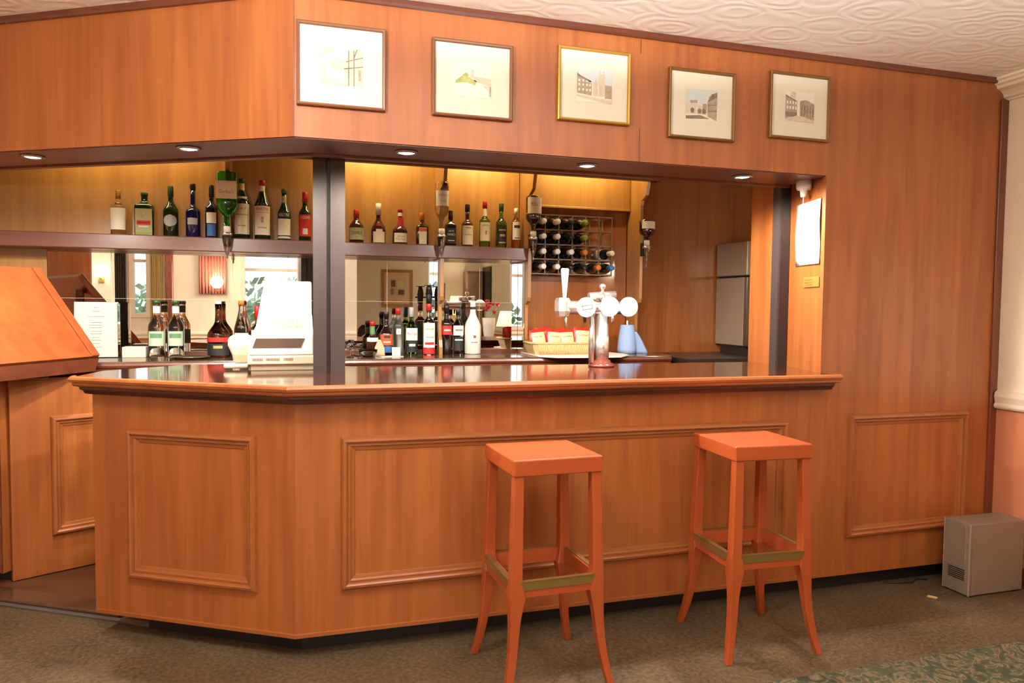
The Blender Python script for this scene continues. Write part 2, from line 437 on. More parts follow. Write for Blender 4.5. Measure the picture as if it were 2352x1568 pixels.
b = B().prism([mitre(.48),(XJ+.02,.48),(XJ+.02,.50),mitre(.50)], .018, CT-.05); obj('rear_panel', b, W['darkz'], ctr)

top = thing('bar_worktop', 'varnished dark bar worktop with a worn moulded wooden edge, on the counter', 'bar top', (0,0,CT-.05))
pts = [(-.845,.452), tuple(mitre(-.085)), (XJ+.012,-.085), (XJ+.012,.0), (XJ,0), (XJ+.093,.37), (XJ+.083,.68), (.36,.68), (-.02,1.02), (-.50,.98), (-.80,.70)]
b = B().prism(pts, .012, .05); obj('top_board', b, W['top'], top)
ez = [(0,.02),(0,.050),(-.012,.0505),(-.022,.047),(-.026,.038),(-.022,.028),(-.012,.024),(-.012,.016),(-.006,.010),(.0,.010)]
pth = [(-.855,.50,0),(-.850,.455,0), mitre(-.085)+(0,), (XJ+.035,-.085,0)]
b = B().sweep(pth, (0,0,1), [(-(-a) if False else a, z) for a, z in ez]); obj('edge_nosing', b, W['edge'], top)
ez2 = [(.03,.024),(-.016,.024),(-.018,.016),(-.010,.008),(-.004,.006),(-.004,-.002),(.008,-.010),(.014,-.022),(.03,-.026),(.06,-.026),(.06,.024)]
pth = [(-.835,.51,0),(-.832,.457,0), mitre(-.072)+(0,), (XJ+.02,-.072,0)]
b = B().sweep(pth, (0,0,1), ez2); obj('under_moulding', b, wood('dark_red_moulding', (84,36,24), (66,27,18), 'x', .35, .3), top)

# black posts
pl = thing('steel_post', 'black square post standing on the bar top beside the cash register', 'post', (.085,.40,CT))
obj('post_face', B().prism([(0,.055),(.053,.01),(.058,.02),(.058,.12),(.02,.12)], 0, ZC-CT), M['post'], pl)
obj('post_face', B().prism([(.072,.01),(.135,.01),(.135,.13),(.072,.13)], 0, ZC-CT), M['post'], pl)
obj('post_core', B().box(.056,.03,0,.074,.11,ZC-CT), M['black'], pl)
pr = thing('steel_post', 'black square post standing on the bar top against the right jamb', 'post', (2.440,.372,CT))
obj('post_face', B().box(0,0,0,.056,.055,ZC-CT), M['black'], pr)
obj('post_edge', B().box(-.012,.0,0,0,.055,ZC-CT), M['post'], pr)

# ---------------------------------------------------------------- left end: half door, flap, cabinet, threshold
H = Vector((-1.30,1.16,0)); DD = Vector((.883,.470,0)); DN = Vector((.470,-.883,0))
dr = thing('half_door', 'low panelled wooden door standing ajar at the left end of the bar', 'door', (H.x,H.y,.022), math.atan2(.470,.883))
obj('leaf', B().box(0,0,0,.72,.035,.978), W['panel'], dr, bevel=.003)
obj('panel_moulding', B().sweep([(.17,0,.19),(.17,0,.79),(.60,0,.79),(.60,0,.19)][::-1], (0,-1,0), PROF, True), W['mouldz'], dr)
cb = thing('side_cabinet', 'wooden cabinet side at the extreme left edge behind the low door hinge', 'cabinet', (-1.335,1.145,0))
a = Vector((0,0,0)); f1 = a+FD*.75; f2 = f1+FN*.28; f3 = a+FN*.28
obj('body', B().prism([(v.x,v.y) for v in (a,f1,f2,f3)], .07, 1.0), W['panel'], cb)
obj('kickboard', B().prism([(v.x+FN.x*.05,v.y+FN.y*.05) for v in (a,f1,f2,f3)], 0, .07), M['kick'], cb)
obj('hinge_strip', B().box(-.02,-.012,.08,.0,.006,.98), W['darkz'], cb)
# sloping flap
L1 = Vector((-.955,1.375,1.10)); H1 = Vector((-1.268,1.552,1.555)); E = Vector((-.49,-.87,0)).normalized()
up = (H1-L1); n = E.cross(up).normalized()
if n.z < 0: n = -n
fl = thing('counter_flap', 'sloping wooden counter flap raised above the low door at left', 'counter flap', tuple(L1))
def slab(p0, a_, b_, n_, t0, t1):
    bb = B(); r0 = [p0, p0+a_, p0+a_+b_, p0+b_]
    bb.loft([[tuple(x+n_*t0) for x in r0], [tuple(x+n_*t1) for x in r0]]); return bb
Z0 = Vector((0,0,0))
obj('board', slab(Z0, E*.95, up, n, -.028, 0), W['flap'], fl)
uu = up.normalized()
obj('edge_strip', slab(Z0, E*.05, up, n, 0, .010), W['flap'], fl, bevel=.004)
obj('edge_strip', slab(E*.05, E*.90, uu*.03, n, 0, .004), W['flap'], fl, bevel=.002)
bb = B(); r0 = [Z0, E*.95, E*.95+Vector((-.05,.03,0)), Vector((-.05,.03,0))]
bb.loft([[tuple(x+Vector((0,0,-.075))+E*.03*(i in (0,3))) for i, x in enumerate(r0)], [tuple(x+Vector((0,0,-.010))) for x in r0]])
obj('front_rail', bb, W['dark'], fl)
bb = B(); c0 = Vector((-.29,.16,0))+E*.12
bb.loft([[tuple(c0+Vector((x,y,-1.082))) for x, y in ((-.02,-.02),(.02,-.02),(.02,.02),(-.02,.02))], [tuple(c0+Vector((x,y,.36))) for x, y in ((-.02,-.02),(.02,-.02),(.02,.02),(-.02,.02))]])
obj('support_stay', bb, W['darkz'], fl)
t = thing('door_threshold', 'worn wooden threshold with a grey metal strip on the floor at left', 'threshold', (0,0,0))
obj('tread', B().prism([fac(.94,.13),fac(1.9,.13),fac(1.9,.25),fac(.94,.25)], 0, .022), W['worktop'], t, bevel=.006)
obj('metal_strip', B().prism([fac(.755,.10),fac(1.9,.10),fac(1.9,.127),fac(.755,.127)], 0, .008), plain('grey_metal', (120,116,110), .4, .6), t)

# ---------------------------------------------------------------- back bar
bc = thing('back_counter', 'long dark back counter with a moulded front edge, under the mirrors', 'counter', (0,0,0))
obj('worktop', B().prism([(-1.6,1.46),(2.42,1.46),(2.46,1.52),(2.46,1.999),(-1.6,1.999)], BC-.035, BC), W['worktop'], bc, bevel=.004)
obj('front_edge', B().sweep([(-1.6,1.46,BC),(2.42,1.46,BC)], (0,0,1), [(.0,-.006),(-.012,-.008),(-.016,-.02),(-.012,-.032),(-.004,-.036),(-.004,-.05),(.004,-.06),(.02,-.07),(.04,-.07),(.04,-.006)]), W['dark'], bc)
obj('cupboard_front', B().box(-1.6,1.52,.02,2.36,1.55,BC-.035), W['darkz'], bc)
obj('cupboard_end', B().box(2.33,1.55,.02,2.36,2.0,BC-.035), W['darkz'], bc)
obj('upstand', B().box(-1.34,1.965,BC,1.50,1.985,BC+.022), W['dark'], bc)
# glass washer / bottle cooler under a dark top, at right
gw = thing('glass_washer', 'black under-counter glasswasher with a small lit control panel, beside the fridge', 'appliance', (2.50,1.34,0))
obj('body', B().box(0,.03,.018,.96,.64,1.0), M['black'], gw)
obj('worktop', B().box(-.02,-.02,1.012,.98,.645,BC-.012), plain('black_worktop', (46,40,34), .3), gw, bevel=.004)
obj('control_panel', B().box(0,.012,.955,.96,.03,1.01), plain('blue_black_panel', (22,26,44), .3), gw)
obj('pilot_lamp', B().box(.40,.006,.985,.412,.012,.996), emit('red_pilot_light', (255,90,50), 4), gw)
obj('button', B().box(.18,.006,.972,.19,.012,1.005), M['steel'], gw)
fr = thing('fridge', 'stainless steel fridge standing at the right end of the bar, partly hidden', 'fridge', (3.085,1.60,BC-.012))
obj('cabinet', B().box(.03,0,.06,.405,.385,.80), M['steel_d'], fr)
obj('upper_door', B().box(0,0,.565,.03,.385,.805), M['fridge'], fr, bevel=.006)
obj('lower_door', B().box(0,.03,.062,.03,.385,.553), M['fridge'], fr, bevel=.006)
obj('handle_strip', B().box(-.004,-.012,.062,.05,.022,.553), M['steel'], fr, bevel=.004)
obj('foot_plinth', B().box(.04,.03,0,.39,.37,.06), M['black'], fr)

bu = thing('back_bar_unit', 'wooden back bar shelving with shaped uprights and a bottle shelf', 'back bar', (0,0,0))
obj('back_panel', B().box(-3.0,1.975,BC+.70,1.515,2.0,ZC-.01), W['back'], bu)
obj('back_panel', B().box(-3.0,1.98,BC,-1.345,2.0,1.76), W['back'], bu)
obj('back_panel', B().box(1.545,1.985,BC,2.335,2.0,ZC-.01), W['backdark'], bu)
obj('shelf', B().box(-3.0,1.765,1.682,1.515,1.975,1.766), W['shelf'], bu, bevel=.005)
obj('header_board', B().box(1.545,1.935,2.07,2.335,1.985,2.50), W['back'], bu)
obj('header_bead', B().box(1.545,1.925,2.062,2.335,1.94,2.078), W['back'], bu, bevel=.003)
b = B().box(-3.0,1.645,2.235,2.39,1.67,2.50)
obj('pelmet', b, W['dark'], bu)
obj('pelmet_bead', B().sweep([(-3.0,1.645,2.235),(2.40,1.645,2.235),(2.40,1.72,2.235)], (0,0,1), [(.012,0),(-.012,0),(-.018,.010),(-.012,.020),(-.02,.03),(-.012,.045),(.0,.05),(.012,.05)]), W['dark'], bu)
def upright(x, zlo=BC, face=1.775, low=True):
    y0 = 1.975
    P = [(y0,2.40),(1.665,2.40),(1.675,2.235),(1.70,2.15),(1.725,2.135),(1.765,2.12),(1.775,2.09)]
    if low:
        P += [(1.775,1.44),(1.785,1.415),(1.83,1.39),(1.835,1.37),(1.835,1.19),(1.81,1.155),(1.80,1.11),(1.80,zlo)]
        P += [(y0,zlo)]
    else:
        P += [(1.775,1.69),(y0,1.69)]
    b = B(); a_ = [b.v((x-.011,y,z)) for y, z in P]; c_ = [b.v((x+.011,y,z)) for y, z in P]
    nn = len(P); b.f(a_); b.f(c_[::-1])
    for i in range(nn): b.f([a_[i], a_[(i+1) % nn], c_[(i+1) % nn], c_[i]])
    obj('upright', b, W['back'], bu)
upright(-.345, low=False); upright(.938); upright(1.530); upright(2.350)
# mirrors (two bays) with fine joints between tiles
def mirror(x0, x1, xs, label):
    mr = thing('wall_mirror', label, 'mirror', ((x0+x1)/2,1.98,BC+.02), 0, 'mirrors behind the back counter')
    cx = (x0+x1)/2; h = 1.690-BC-.02
    obj('mirror_glass', B().box(x0-cx,0,0,x1-cx,.018,h), M['mirror'], mr)
    j = B()
    for x in xs: j.box(x-cx-.0012,-.0006,0,x-cx+.0012,0.001,h)
    j.box(x0-cx,-.0006,1.402-BC-.02-.0008,x1-cx,0.001,1.402-BC-.02+.0008)
    obj('tile_joints', j, M['joint'], mr)
mirror(-1.343, .925, [-1.01,-.68,-.337,-.01,.31,.613], 'long tiled mirror on the left, between back counter and bottle shelf')
mirror(.951, 1.517, [1.24], 'shorter tiled mirror right of the first shaped upright')
for x, lb in ((.926,'narrow mirror strip on the upright left of the white coconut bottle'),(1.518,'narrow mirror strip on the upright beside the crisp basket')):
    mr = thing('mirror_strip', lb, 'mirror', (x-.004,1.84,BC+.022))
    obj('mirror_glass', B().box(0,0,0,.003,.135,1.675-BC-.022), M['mirror'], mr)

# ---------------------------------------------------------------- downlights
for i, (x, y, w) in enumerate(((-1.07,.765,'first from the left'),(-.403,.345,'second from the left, left of the corner'),(.442,.12,'third from the left, right of the black post'),(1.241,.125,'above the whisky bottles'),(2.036,.13,'last on the right, near the jamb'))):
    d = thing('downlight', 'lit recessed downlight under the bulkhead, '+w, 'downlight', (x,y,ZS-.004), 0, 'downlights under the bulkhead')
    obj('ring', B().lathe([(.036,0),(.048,0),(.048,-.006),(.040,-.010),(.036,-.006),(.034,0)], n=24), M['steel'], d)
    obj('bulb', B().lathe([(.0,.001),(.034,.001),(.034,-.004),(.020,-.008),(.0,-.009)], n=20), M['downlight'], d)
    L = bpy.data.lights.new('downlight_beam', 'SPOT'); L.energy = 92; L.color = (1,.93,.82); L.spot_size = 3.12; L.spot_blend = .4; L.shadow_soft_size = .03
    o = bpy.data.objects.new('downlight_beam', L); COL.objects.link(o); o.location = (x, y, ZS-.035)
def area(name, loc, size, sy, energy, color, rot):
    L = bpy.data.lights.new(name, 'AREA'); L.shape = 'RECTANGLE'; L.size = size; L.size_y = sy; L.energy = energy; L.color = color
    o = bpy.data.objects.new(name, L); COL.objects.link(o); o.location = loc; o.rotation_euler = rot; return o
# tubes hidden behind the pelmet
for i, (x, w) in enumerate(((-.9,.8), (.55,.5), (1.24,.4), (1.94,.55))):
    t = thing('strip_light', ('fluorescent tube behind the pelmet over the left shelf','fluorescent tube behind the pelmet right of the post','fluorescent tube behind the pelmet above the whisky bottles','fluorescent tube behind the pelmet above the wine rack')[i], 'strip light', (x,1.72,2.44), 0, 'tubes behind the pelmet')
    obj('batten', B().box(-w/2,-.02,.02,w/2,.02,.06), M['white'], t)
    obj('tube', B().tube([(-w/2,0,0),(w/2,0,0)], .013), emit('lit_tube', (255,214,130), 6), t)
    area('strip_light_glow', (x,1.74,2.415), w, .03, 6.0, (1,.84,.38), (math.radians(35),0,0))

# ---------------------------------------------------------------- pictures on the bulkhead
def picture(x0, x1, z0, z1, fm, label, kind):
    w, h = x1-x0, z1-z0
    p_ = thing('framed_print', label, 'picture', ((x0+x1)/2,-.001,z0), 0, 'framed prints on the bulkhead')
    fp = [(0,0),(0,.016),(.004,.019),(.010,.017),(.013,.010),(.013,0)]
    obj('frame', B().sweep([(-w/2,0,0),(-w/2,0,h),(w/2,0,h),(w/2,0,0)][::-1], (0,-1,0), fp, True), fm, p_)
    obj('mount', B().box(-w/2+.012,-.008,.012,w/2-.012,0,h-.012), M['mat'], p_)
    b = B(); pw, ph = w*.48, h*.45; cx, cz = 0, h*.5
    def P(pts, mi, y): b.mi = mi; b.poly([(cx+u*pw/2, -.009-y*.0002, cz+v*ph/2) for u, v in pts])
    P([(-1,-1),(1,-1),(1,1),(-1,1)], 0, 0)
    R_ = lambda u0,v0,u1,v1: [(u0,v0),(u1,v0),(u1,v1),(u0,v1)]
    if kind == 1:
        P([(-1,1),(-.2,1),(-.6,.55),(-1,.3)],2,1); P([(-1,-.9),(-.7,-.8),(-.7,.2),(-1,.1)],2,1); P([(-.6,-.1),(.1,-.3),(.1,.3),(-.3,.5),(-.6,.2)],2,1)
        P([(.1,-.9),(1,-1),(1,1),(.5,1),(.1,.2)],2,2)
        for u in (.30,.55): P(R_(u,-1,u+.05,.9),3,3)
        P([(.1,-.15),(1,.05),(1,.10),(.1,-.08)],3,4); P([(.2,.25),(1,.55),(1,.60),(.2,.30)],3,4)
        P([(.6,.5),(.75,1),(.7,1),(.55,.5)],3,4); P(R_(.78,-.7,.9,-.1),1,4); P([(-1,-1),(.4,-1),(-.2,-.7),(-1,-.8)],2,3)
    elif kind == 2:
        P([(-.9,-.25),(-.3,-.15),(.1,-.3),(.2,-.05),(-.2,.15),(-.5,.25),(-.9,-.1)],4,1); P([(-.5,.0),(-.2,.25),(-.35,.42),(-.55,.25)],4,2)
        P([(-.15,.1),(.05,.1),(.05,.6),(-.1,.6)],2,2); P([(.05,-.05),(.95,-.3),(.95,.15),(.5,.2),(.05,.2)],2,1)
        P([(.5,-.25),(.95,-.75),(.95,-.3)],2,3); P([(.85,-.85),(.95,-.9),(.95,-.3),(.88,-.3)],1,4)
    elif kind == 3:
        P(R_(-1,.1,1,1),5,1); P([(-1,-.5),(-.15,-.6),(-.15,.1),(-.45,.35),(-.75,.5),(-1,.75)],1,2)
        for u in (-.92,-.7,-.48,-.3):
            for v in (-.35,-.05,.2): P(R_(u,v,u+.1,v+.14),6,3)
        P([(-1,.55),(-.2,.2),(-.2,.28),(-1,.66)],3,3)
        P(R_(.25,-.6,.6,.75),2,3); P(R_(.28,.75,.34,.95),2,3); P(R_(.52,.75,.58,.95),2,3); P([(-.05,-.6),(.2,-.6),(.2,.1),(.08,.45),(-.05,.1)],2,3)
        P(R_(.62,-.7,1,.1),1,3); P([(-1,-.6),(1,-.8),(1,-1),(.4,-.95),(-1,-.7)],2,4)
    elif kind == 4:
        P(R_(-1,-.1,1,1),5,1); P(R_(-1,-.6,-.35,.1),2,2); P([(-.75,.1),(-.3,.1),(-.3,.3),(-.75,.25)],1,3); P(R_(-.3,-.6,.3,-.05),2,2)
        P(R_(.05,-.5,.3,.1),1,3)
        P([(.35,-.7),(.95,-.95),(.95,.85),(.45,.6),(.35,.2)],1,3); P([(.35,.2),(.6,.75),(.95,.9),(.95,.6)],3,4)
        for v in (-.4,0): P([(.35,v),(.95,v+.05),(.95,v+.12),(.35,v+.06)],3,4)
        for u in (-.6,-.15,.12): P([(u-.1,-.55),(u+.1,-.55),(u+.12,-.3),(u,-.2),(u-.12,-.3)],3,4)
        P([(-1,-.95),(.5,-.85),(-.1,-.65),(-1,-.75)],3,4)
    else:
        P([(-1,-.85),(-.2,-.6),(-.2,.35),(-1,.75)],1,2); P([(-.7,.65),(-.3,.5),(-.3,.95),(-.6,1)],2,1); P([(0,-.6),(1,-.85),(1,.25),(.6,.45),(.35,.5),(0,.4)],1,2)
        P([(-1,.65),(-.2,.3),(-.2,.38),(-1,.75)],3,3)
        for u in (-.92,-.72,-.52,-.34):
            for v in (-.2,.15): P(R_(u,v,u+.1,v+.2),6,3)
        for u in (.1,.3,.5,.7,.88):
            P(R_(u,-.6,u+.06,.1),3,3)
        P(R_(-1,-.7,-.2,-.4),3,3); P([(-1,-.95),(1,-1),(1,-.85),(-.2,-.6),(-1,-.85)],2,4)
    obj('print', b, [M['print'],M['sepia'],M['sepia_l'],M['sepia_d'],M['wash_g'],M['wash_b'],M['print']], p_, recalc=False)
picture(.009,.340,2.128,2.438,M['brownframe'],'brown framed print of half-timbered houses, nearest the corner of the bulkhead',1)
picture(.522,.852,2.132,2.432,M['brownframe'],'brown framed print with a faint green riverside scene, second from left',2)
picture(1.048,1.376,2.157,2.461,M['gold'],'gilt framed print of houses and a church tower, in the middle',3)
picture(1.561,1.891,2.125,2.425,M['bronze'],'bronze framed print of a gateway and gabled house, second from right',4)
picture(2.074,2.401,2.162,2.461,M['bronze'],'bronze framed print of a narrow street, above the right end of the bar',5)

# ---------------------------------------------------------------- bar stools
def stool(loc, rz, label):
    st = thing('bar_stool', label, 'bar stool', loc, rz, 'bar stools at the counter')
    s = .172
    obj('seat', B().box(-s,-s,.786,s,s,.846), W['stoolx'], st, bevel=.006, seg=3)
    for sx in (-1,1):
        for sy in (-1,1):
            rings = []
            for z, c, w_ in ((.786,.148,.036),(.43,.160,.042),(.40,.161,.046),(.355,.162,.056),(.33,.162,.050),(.29,.162,.041),(.24,.163,.035),(.18,.167,.032),(.12,.174,.030),(.06,.184,.028),(0,.197,.026)):
                o_ = c+.018; i_ = o_-w_
                rings.append([(sx*i_,sy*i_,z),(sx*o_,sy*i_,z),(sx*o_,sy*o_,z),(sx*i_,sy*o_,z)])
            obj('leg', B().loft(rings), W['stool'], st, bevel=.003)
    for k in range(4):
        a_ = k*PI/2; bb = B(); bb.M = Matrix.Rotation(a_,4,'Z')
        bb.box(-.145,-.176,.358,.145,-.152,.412)
        r_ = obj('footrest', bb, W['stoolx'], st)
        bb = B(); bb.M = Matrix.Rotation(a_,4,'Z'); bb.box(-.143,-.179,.384,.143,-.1755,.4145); bb.box(-.143,-.179,.4125,.143,-.160,.4155)
        obj('brass_strip', bb, M['brass'], r_)
    return st
stool((.888,-.322,0), .032, 'orange-brown wooden bar stool left of the other, nearer the viewer')
stool((1.817,-.300,0), -.05, 'orange-brown wooden bar stool on the right, in front of the counter end')

# ---------------------------------------------------------------- bottles
def label_patch(b, r, z0, z1, half, mi=0, shape=None, n=12, off=.0008):
    rows = 2 if not shape else 9
    grid = []
    for j in range(rows):
        t_ = j/(rows-1); z = z0+(z1-z0)*t_
        hw = half*(math.sqrt(max(.02, 1-(2*t_-1)**2)) if shape == 'oval' else 1)
        grid.append([b.v(((r+off)*math.sin(-hw+2*hw*i/n), -(r+off)*math.cos(-hw+2*hw*i/n), z)) for i in range(n+1)])
    old = b.mi; b.mi = mi
    for a_, c_ in zip(grid, grid[1:]):
        for i in range(n): b.f([a_[i], a_[i+1], c_[i+1], c_[i]])
    b.mi = old
def bottle(label, x, y, z, Hh, R, gl, cap, labels=(), hb=.60, hs=.76, rn=None, caph=.13, square=False, group='bottles on the shelf', rz=0, capr=None, nm='spirit_bottle', sloped=1.0, neckbulge=0, liquid=None):
    """labels: (z0,z1 as fractions, half angle, material, [(word, zfrac, wfrac, hfrac, material)], shape)"""
    t = thing(nm, label, 'bottle', (x,y,z), rz, group)
    rn = rn or .014; hc = 1-caph
    prof = [(0,0),(R*.9,0),(R,Hh*.015),(R,Hh*hb)]
    for k in range(1,7):
        u = k/6; s_ = (1-math.cos(u*PI))/2 if sloped == 1.0 else u**sloped
        prof.append((R+(rn-R)*s_, Hh*(hb+(hs-hb)*u)))
    prof += [(rn*(1+neckbulge),Hh*(hs+hc)/2),(rn,Hh*hc),(rn*.9,Hh*hc),(0,Hh*hc)]
    if square:
        b = B(); rings = []
        for r, zz in prof:
            if r == 0: r = .001
            sq = min(1, max(0, (r-rn)/(R-rn))); ring = []
            for i in range(24):
                a_ = 2*PI*i/24; ca, sa = math.cos(a_), math.sin(a_); pw = 2+6*sq
                kk = (abs(ca)**pw+abs(sa)**pw)**(-1/pw); ring.append((r*ca*kk, r*sa*kk*(.72 if sq else .9), zz))
            rings.append(ring)
        b.loft(rings, True)
    else:
        b = B().lathe(prof, n=24)
    obj('glass_body', b, gl, t)
    cr = capr or rn*1.15
    if cap:
        obj('cap', B().lathe([(0,Hh*hc-.002),(cr,Hh*hc-.002),(cr,Hh-.002),(cr*.92,Hh),(0,Hh)], n=18), cap, t)
    for (z0, z1, half, lm, words, shape) in labels:
        b = B(); mats = [lm]; depth = R*.72
        if square:
            hw = R*half; b.poly([(-hw,-depth-.001,Hh*z0),(hw,-depth-.001,Hh*z0),(hw,-depth-.001,Hh*z1),(-hw,-depth-.001,Hh*z1)])
        else:
            # radius at that height
            rr = R if (z0+z1)/2 < hb+.02 else max(rn, max([r for r, zz in prof if zz >= Hh*z0-1e-4 and r > 0] or [rn]))
            if z0 > hs-.03: rr = rn*(1+neckbulge)
            label_patch(b, rr, Hh*z0, Hh*z1, half, 0, shape)
        for (word, zf, wf, hf, wm) in words:
            if wm not in mats: mats.append(wm)
            mi = mats.index(wm)
            if square: fn = lambda u, v: (u, -depth-.0016, Hh*zf+v)
            else: fn = lambda u, v: ((rr+.0014)*math.sin(u/rr), -(rr+.0014)*math.cos(u/rr), Hh*zf+v)
            if word == '#':      # a solid printed block
                old = b.mi; b.mi = mi
                if square: b.poly([fn(-wf*R,-hf*Hh/2), fn(wf*R,-hf*Hh/2), fn(wf*R,hf*Hh/2), fn(-wf*R,hf*Hh/2)])
                else: label_patch(b, rr, Hh*(zf-hf/2), Hh*(zf+hf/2), wf, mi, None, 8, .0013)
                b.mi = old
            else: put_text(b, word, wf*R*2, hf*Hh, fn, mi)
        obj('label', b, mats, t, recalc=False)
    return t
S = 1.7665; SY = 1.87
K = M
bottle('clear bottle with gold cap and white label, leftmost on the bottle shelf', -.948,SY,S, .258,.041, G['clear'], K['goldcap'], [(.12,.60,1.2,K['labelw'],[],None)], hb=.62,hs=.74,rn=.012,caph=.18,capr=.014)
bottle('square dark green bottle with sage label and red banner on the shelf', -.81,SY,S, .252,.052, G['dkgreen'], K['greencap'], [(.02,.62,.86,K['labelgr'],[('#',.30,.70,.10,K['inkred']),('Jägermeister',.30,.62,.05,K['label']),('#',.05,.84,.06,K['lime']),('#',.47,.32,.10,K['sepia']),('#',.21,.5,.03,K['sepia_l'])],None)], hb=.68,hs=.82,rn=.018,caph=.06,square=True)
bottle('green bottle with a round white label, left of the blue bottle', -.67,SY,S, .298,.042, G['dkgreen'], K['greencap'], [(.20,.43,.95,K['labelg'],[],'oval')], hb=.50,hs=.74,rn=.014,caph=.20)
bottle('deep blue bottle with grey label on the left shelf', -.549,SY,S, .318,.041, G['dkblue'], K['blackcap'], [(.24,.36,.7,K['labelg'],[],None)], hb=.48,hs=.62,rn=.014,caph=.10)
bottle('dark navy bottle with white and blue label, beside the hanging green gin', -.446,SY,S, .316,.037, G['navy'], K['blackcap'], [(.28,.48,.8,K['labelw'],[],None),(.04,.26,.7,K['blue'],[],None)], hb=.55,hs=.72,rn=.013,caph=.22)
bottle('tall green vermouth bottle with long cream label behind the hanging gin', -.275,SY,S, .364,.047, G['dkgreen'], K['greencap'], [(.08,.58,1.15,K['label'],[('DRY',.50,.6,.04,K['sepia_d']),('#',.40,.8,.02,K['sepia']),('#',.22,.5,.02,K['sepia'])],None),(.80,.92,1.2,K['label'],[],None),(.64,.70,1.0,K['labelw'],[],None)], hb=.60,hs=.82,rn=.016,caph=.07,sloped=.9)
bottle('tall green vermouth bottle with red cap and red lettering on cream', -.158,SY,S, .362,.047, G['dkgreen'], K['redcap'], [(.08,.56,1.2,K['label'],[('MARTINI',.51,.80,.055,K['inkred']),('#',.455,1.1,.008,K['sepia']),('#',.33,.16,.10,K['sepia']),('#',.20,.55,.02,K['sepia'])],None),(.80,.92,1.2,K['label'],[],None)], hb=.58,hs=.82,rn=.016,caph=.09,sloped=.9)
bottle('slim green bottle with dark band of lettering and cream label', -.031,SY,S, .316,.039, G['dkgreen'], K['greencap'], [(.10,.42,1.2,K['label'],[],None),(.44,.55,1.2,K['labelk'],[('NOILLY PRAT',.495,.85,.06,K['inkwhite'])],None),(.72,.86,1.2,K['labelgr'],[],None),(.04,.08,1.2,K['label'],[],None)], hb=.55,hs=.74,rn=.014,caph=.08,sloped=.8)
bottle('green bottle with red cap and red label, against the black post', .092,SY,S, .303,.037, G['dkgreen'], K['redcap'], [(.10,.54,1.2,K['labelr'],[('CINZANO',.48,.85,.06,K['label']),('#',.2,.4,.12,K['label'])],None)], hb=.56,hs=.74,rn=.014,caph=.20)
bottle('squat dark liqueur bottle with red cap, first right of the post', .405,SY,S, .210,.046, G['dkbrown'], K['redcap'], [(.10,.46,1.2,K['labelgr'],[('DRAMBUIE',.30,.75,.10,K['inkdark'])],None)], hb=.48,hs=.76,rn=.015,caph=.24,capr=.018)
bottle('dark onion shaped liqueur bottle with long white cap', .543,SY,S, .257,.046, G['dkbrown'], K['whitecap'], [(.03,.30,.9,K['label'],[],None),(.30,.36,.45,K['label'],[],None),(.40,.50,.4,K['labelr'],[],None)], hb=.34,hs=.66,rn=.014,caph=.28,capr=.017)
bottle('squat brown liqueur bottle with red ribbon neck and cream label', .681,SY,S, .228,.048, G['dkbrown'], K['redcap'], [(.06,.32,1.0,K['label'],[('Grand',.23,.5,.06,K['sepia_d']),('Marnier',.15,.7,.06,K['sepia_d'])],None),(.80,.90,1.5,K['labelw'],[],None),(.50,.76,.6,K['labelr'],[],None)], hb=.36,hs=.64,rn=.014,caph=.08)
bottle('square brown liqueur bottle with orange cap and white label', .824,SY,S, .212,.040, G['dkbrown'], K['orangecap'], [(.04,.54,.62,K['label'],[('#',.48,.60,.10,K['labelo'])],None)], hb=.55,hs=.72,rn=.013,caph=.22,square=True)
bottle('square black whiskey bottle half hidden by the hanging clear bottle', 1.012,SY,S, .235,.036, G['dark'], K['blackcap'], [(.08,.50,.9,K['labelk'],[("JACK",.42,.5,.06,K['inkwhite']),("DANIEL'S",.33,.7,.06,K['inkwhite']),('#',.16,.6,.02,K['inkwhite'])],None)], hb=.58,hs=.72,rn=.013,caph=.24,square=True)
bottle('dark bottle with black cap and plain cream label, left of the green whiskey', 1.125,SY,S, .280,.038, G['dkbrown'], K['blackcap'], [(.05,.50,1.2,K['label'],[('#',.28,.7,.02,K['sepia']),('#',.44,.5,.02,K['sepia_d'])],None)], hb=.52,hs=.66,rn=.014,caph=.16)
bottle('green whiskey bottle with cream label and red cap', 1.244,SY,S, .306,.036, G['green'], K['redcap'], [(.14,.54,1.2,K['label'],[('JAMESON',.47,.7,.04,K['inkdark']),('#',.32,.12,.08,K['labelo'])],None),(.68,.84,1.3,K['label'],[],None)], hb=.57,hs=.68,rn=.014,caph=.15)
bottle('green whisky bottle with dark shield label, second from the shelf end', 1.358,SY,S, .298,.036, G['green'], K['greencap'], [(.06,.52,1.2,K['labelk'],[('#',.40,.7,.03,K['inkgold']),('#',.28,.5,.05,K['inkgold']),('#',.12,.7,.03,K['inkgold'])],None)], hb=.55,hs=.70,rn=.014,caph=.17)
bottle('pale whisky bottle with white label, last on the shelf', 1.462,SY,S, .270,.030, G['amber'], K['whitecap'], [(.22,.66,1.1,K['labelw'],[('#',.54,.7,.07,K['inkdark']),('#',.26,.6,.03,K['sepia_d'])],None)], hb=.66,hs=.78,rn=.012,caph=.16)

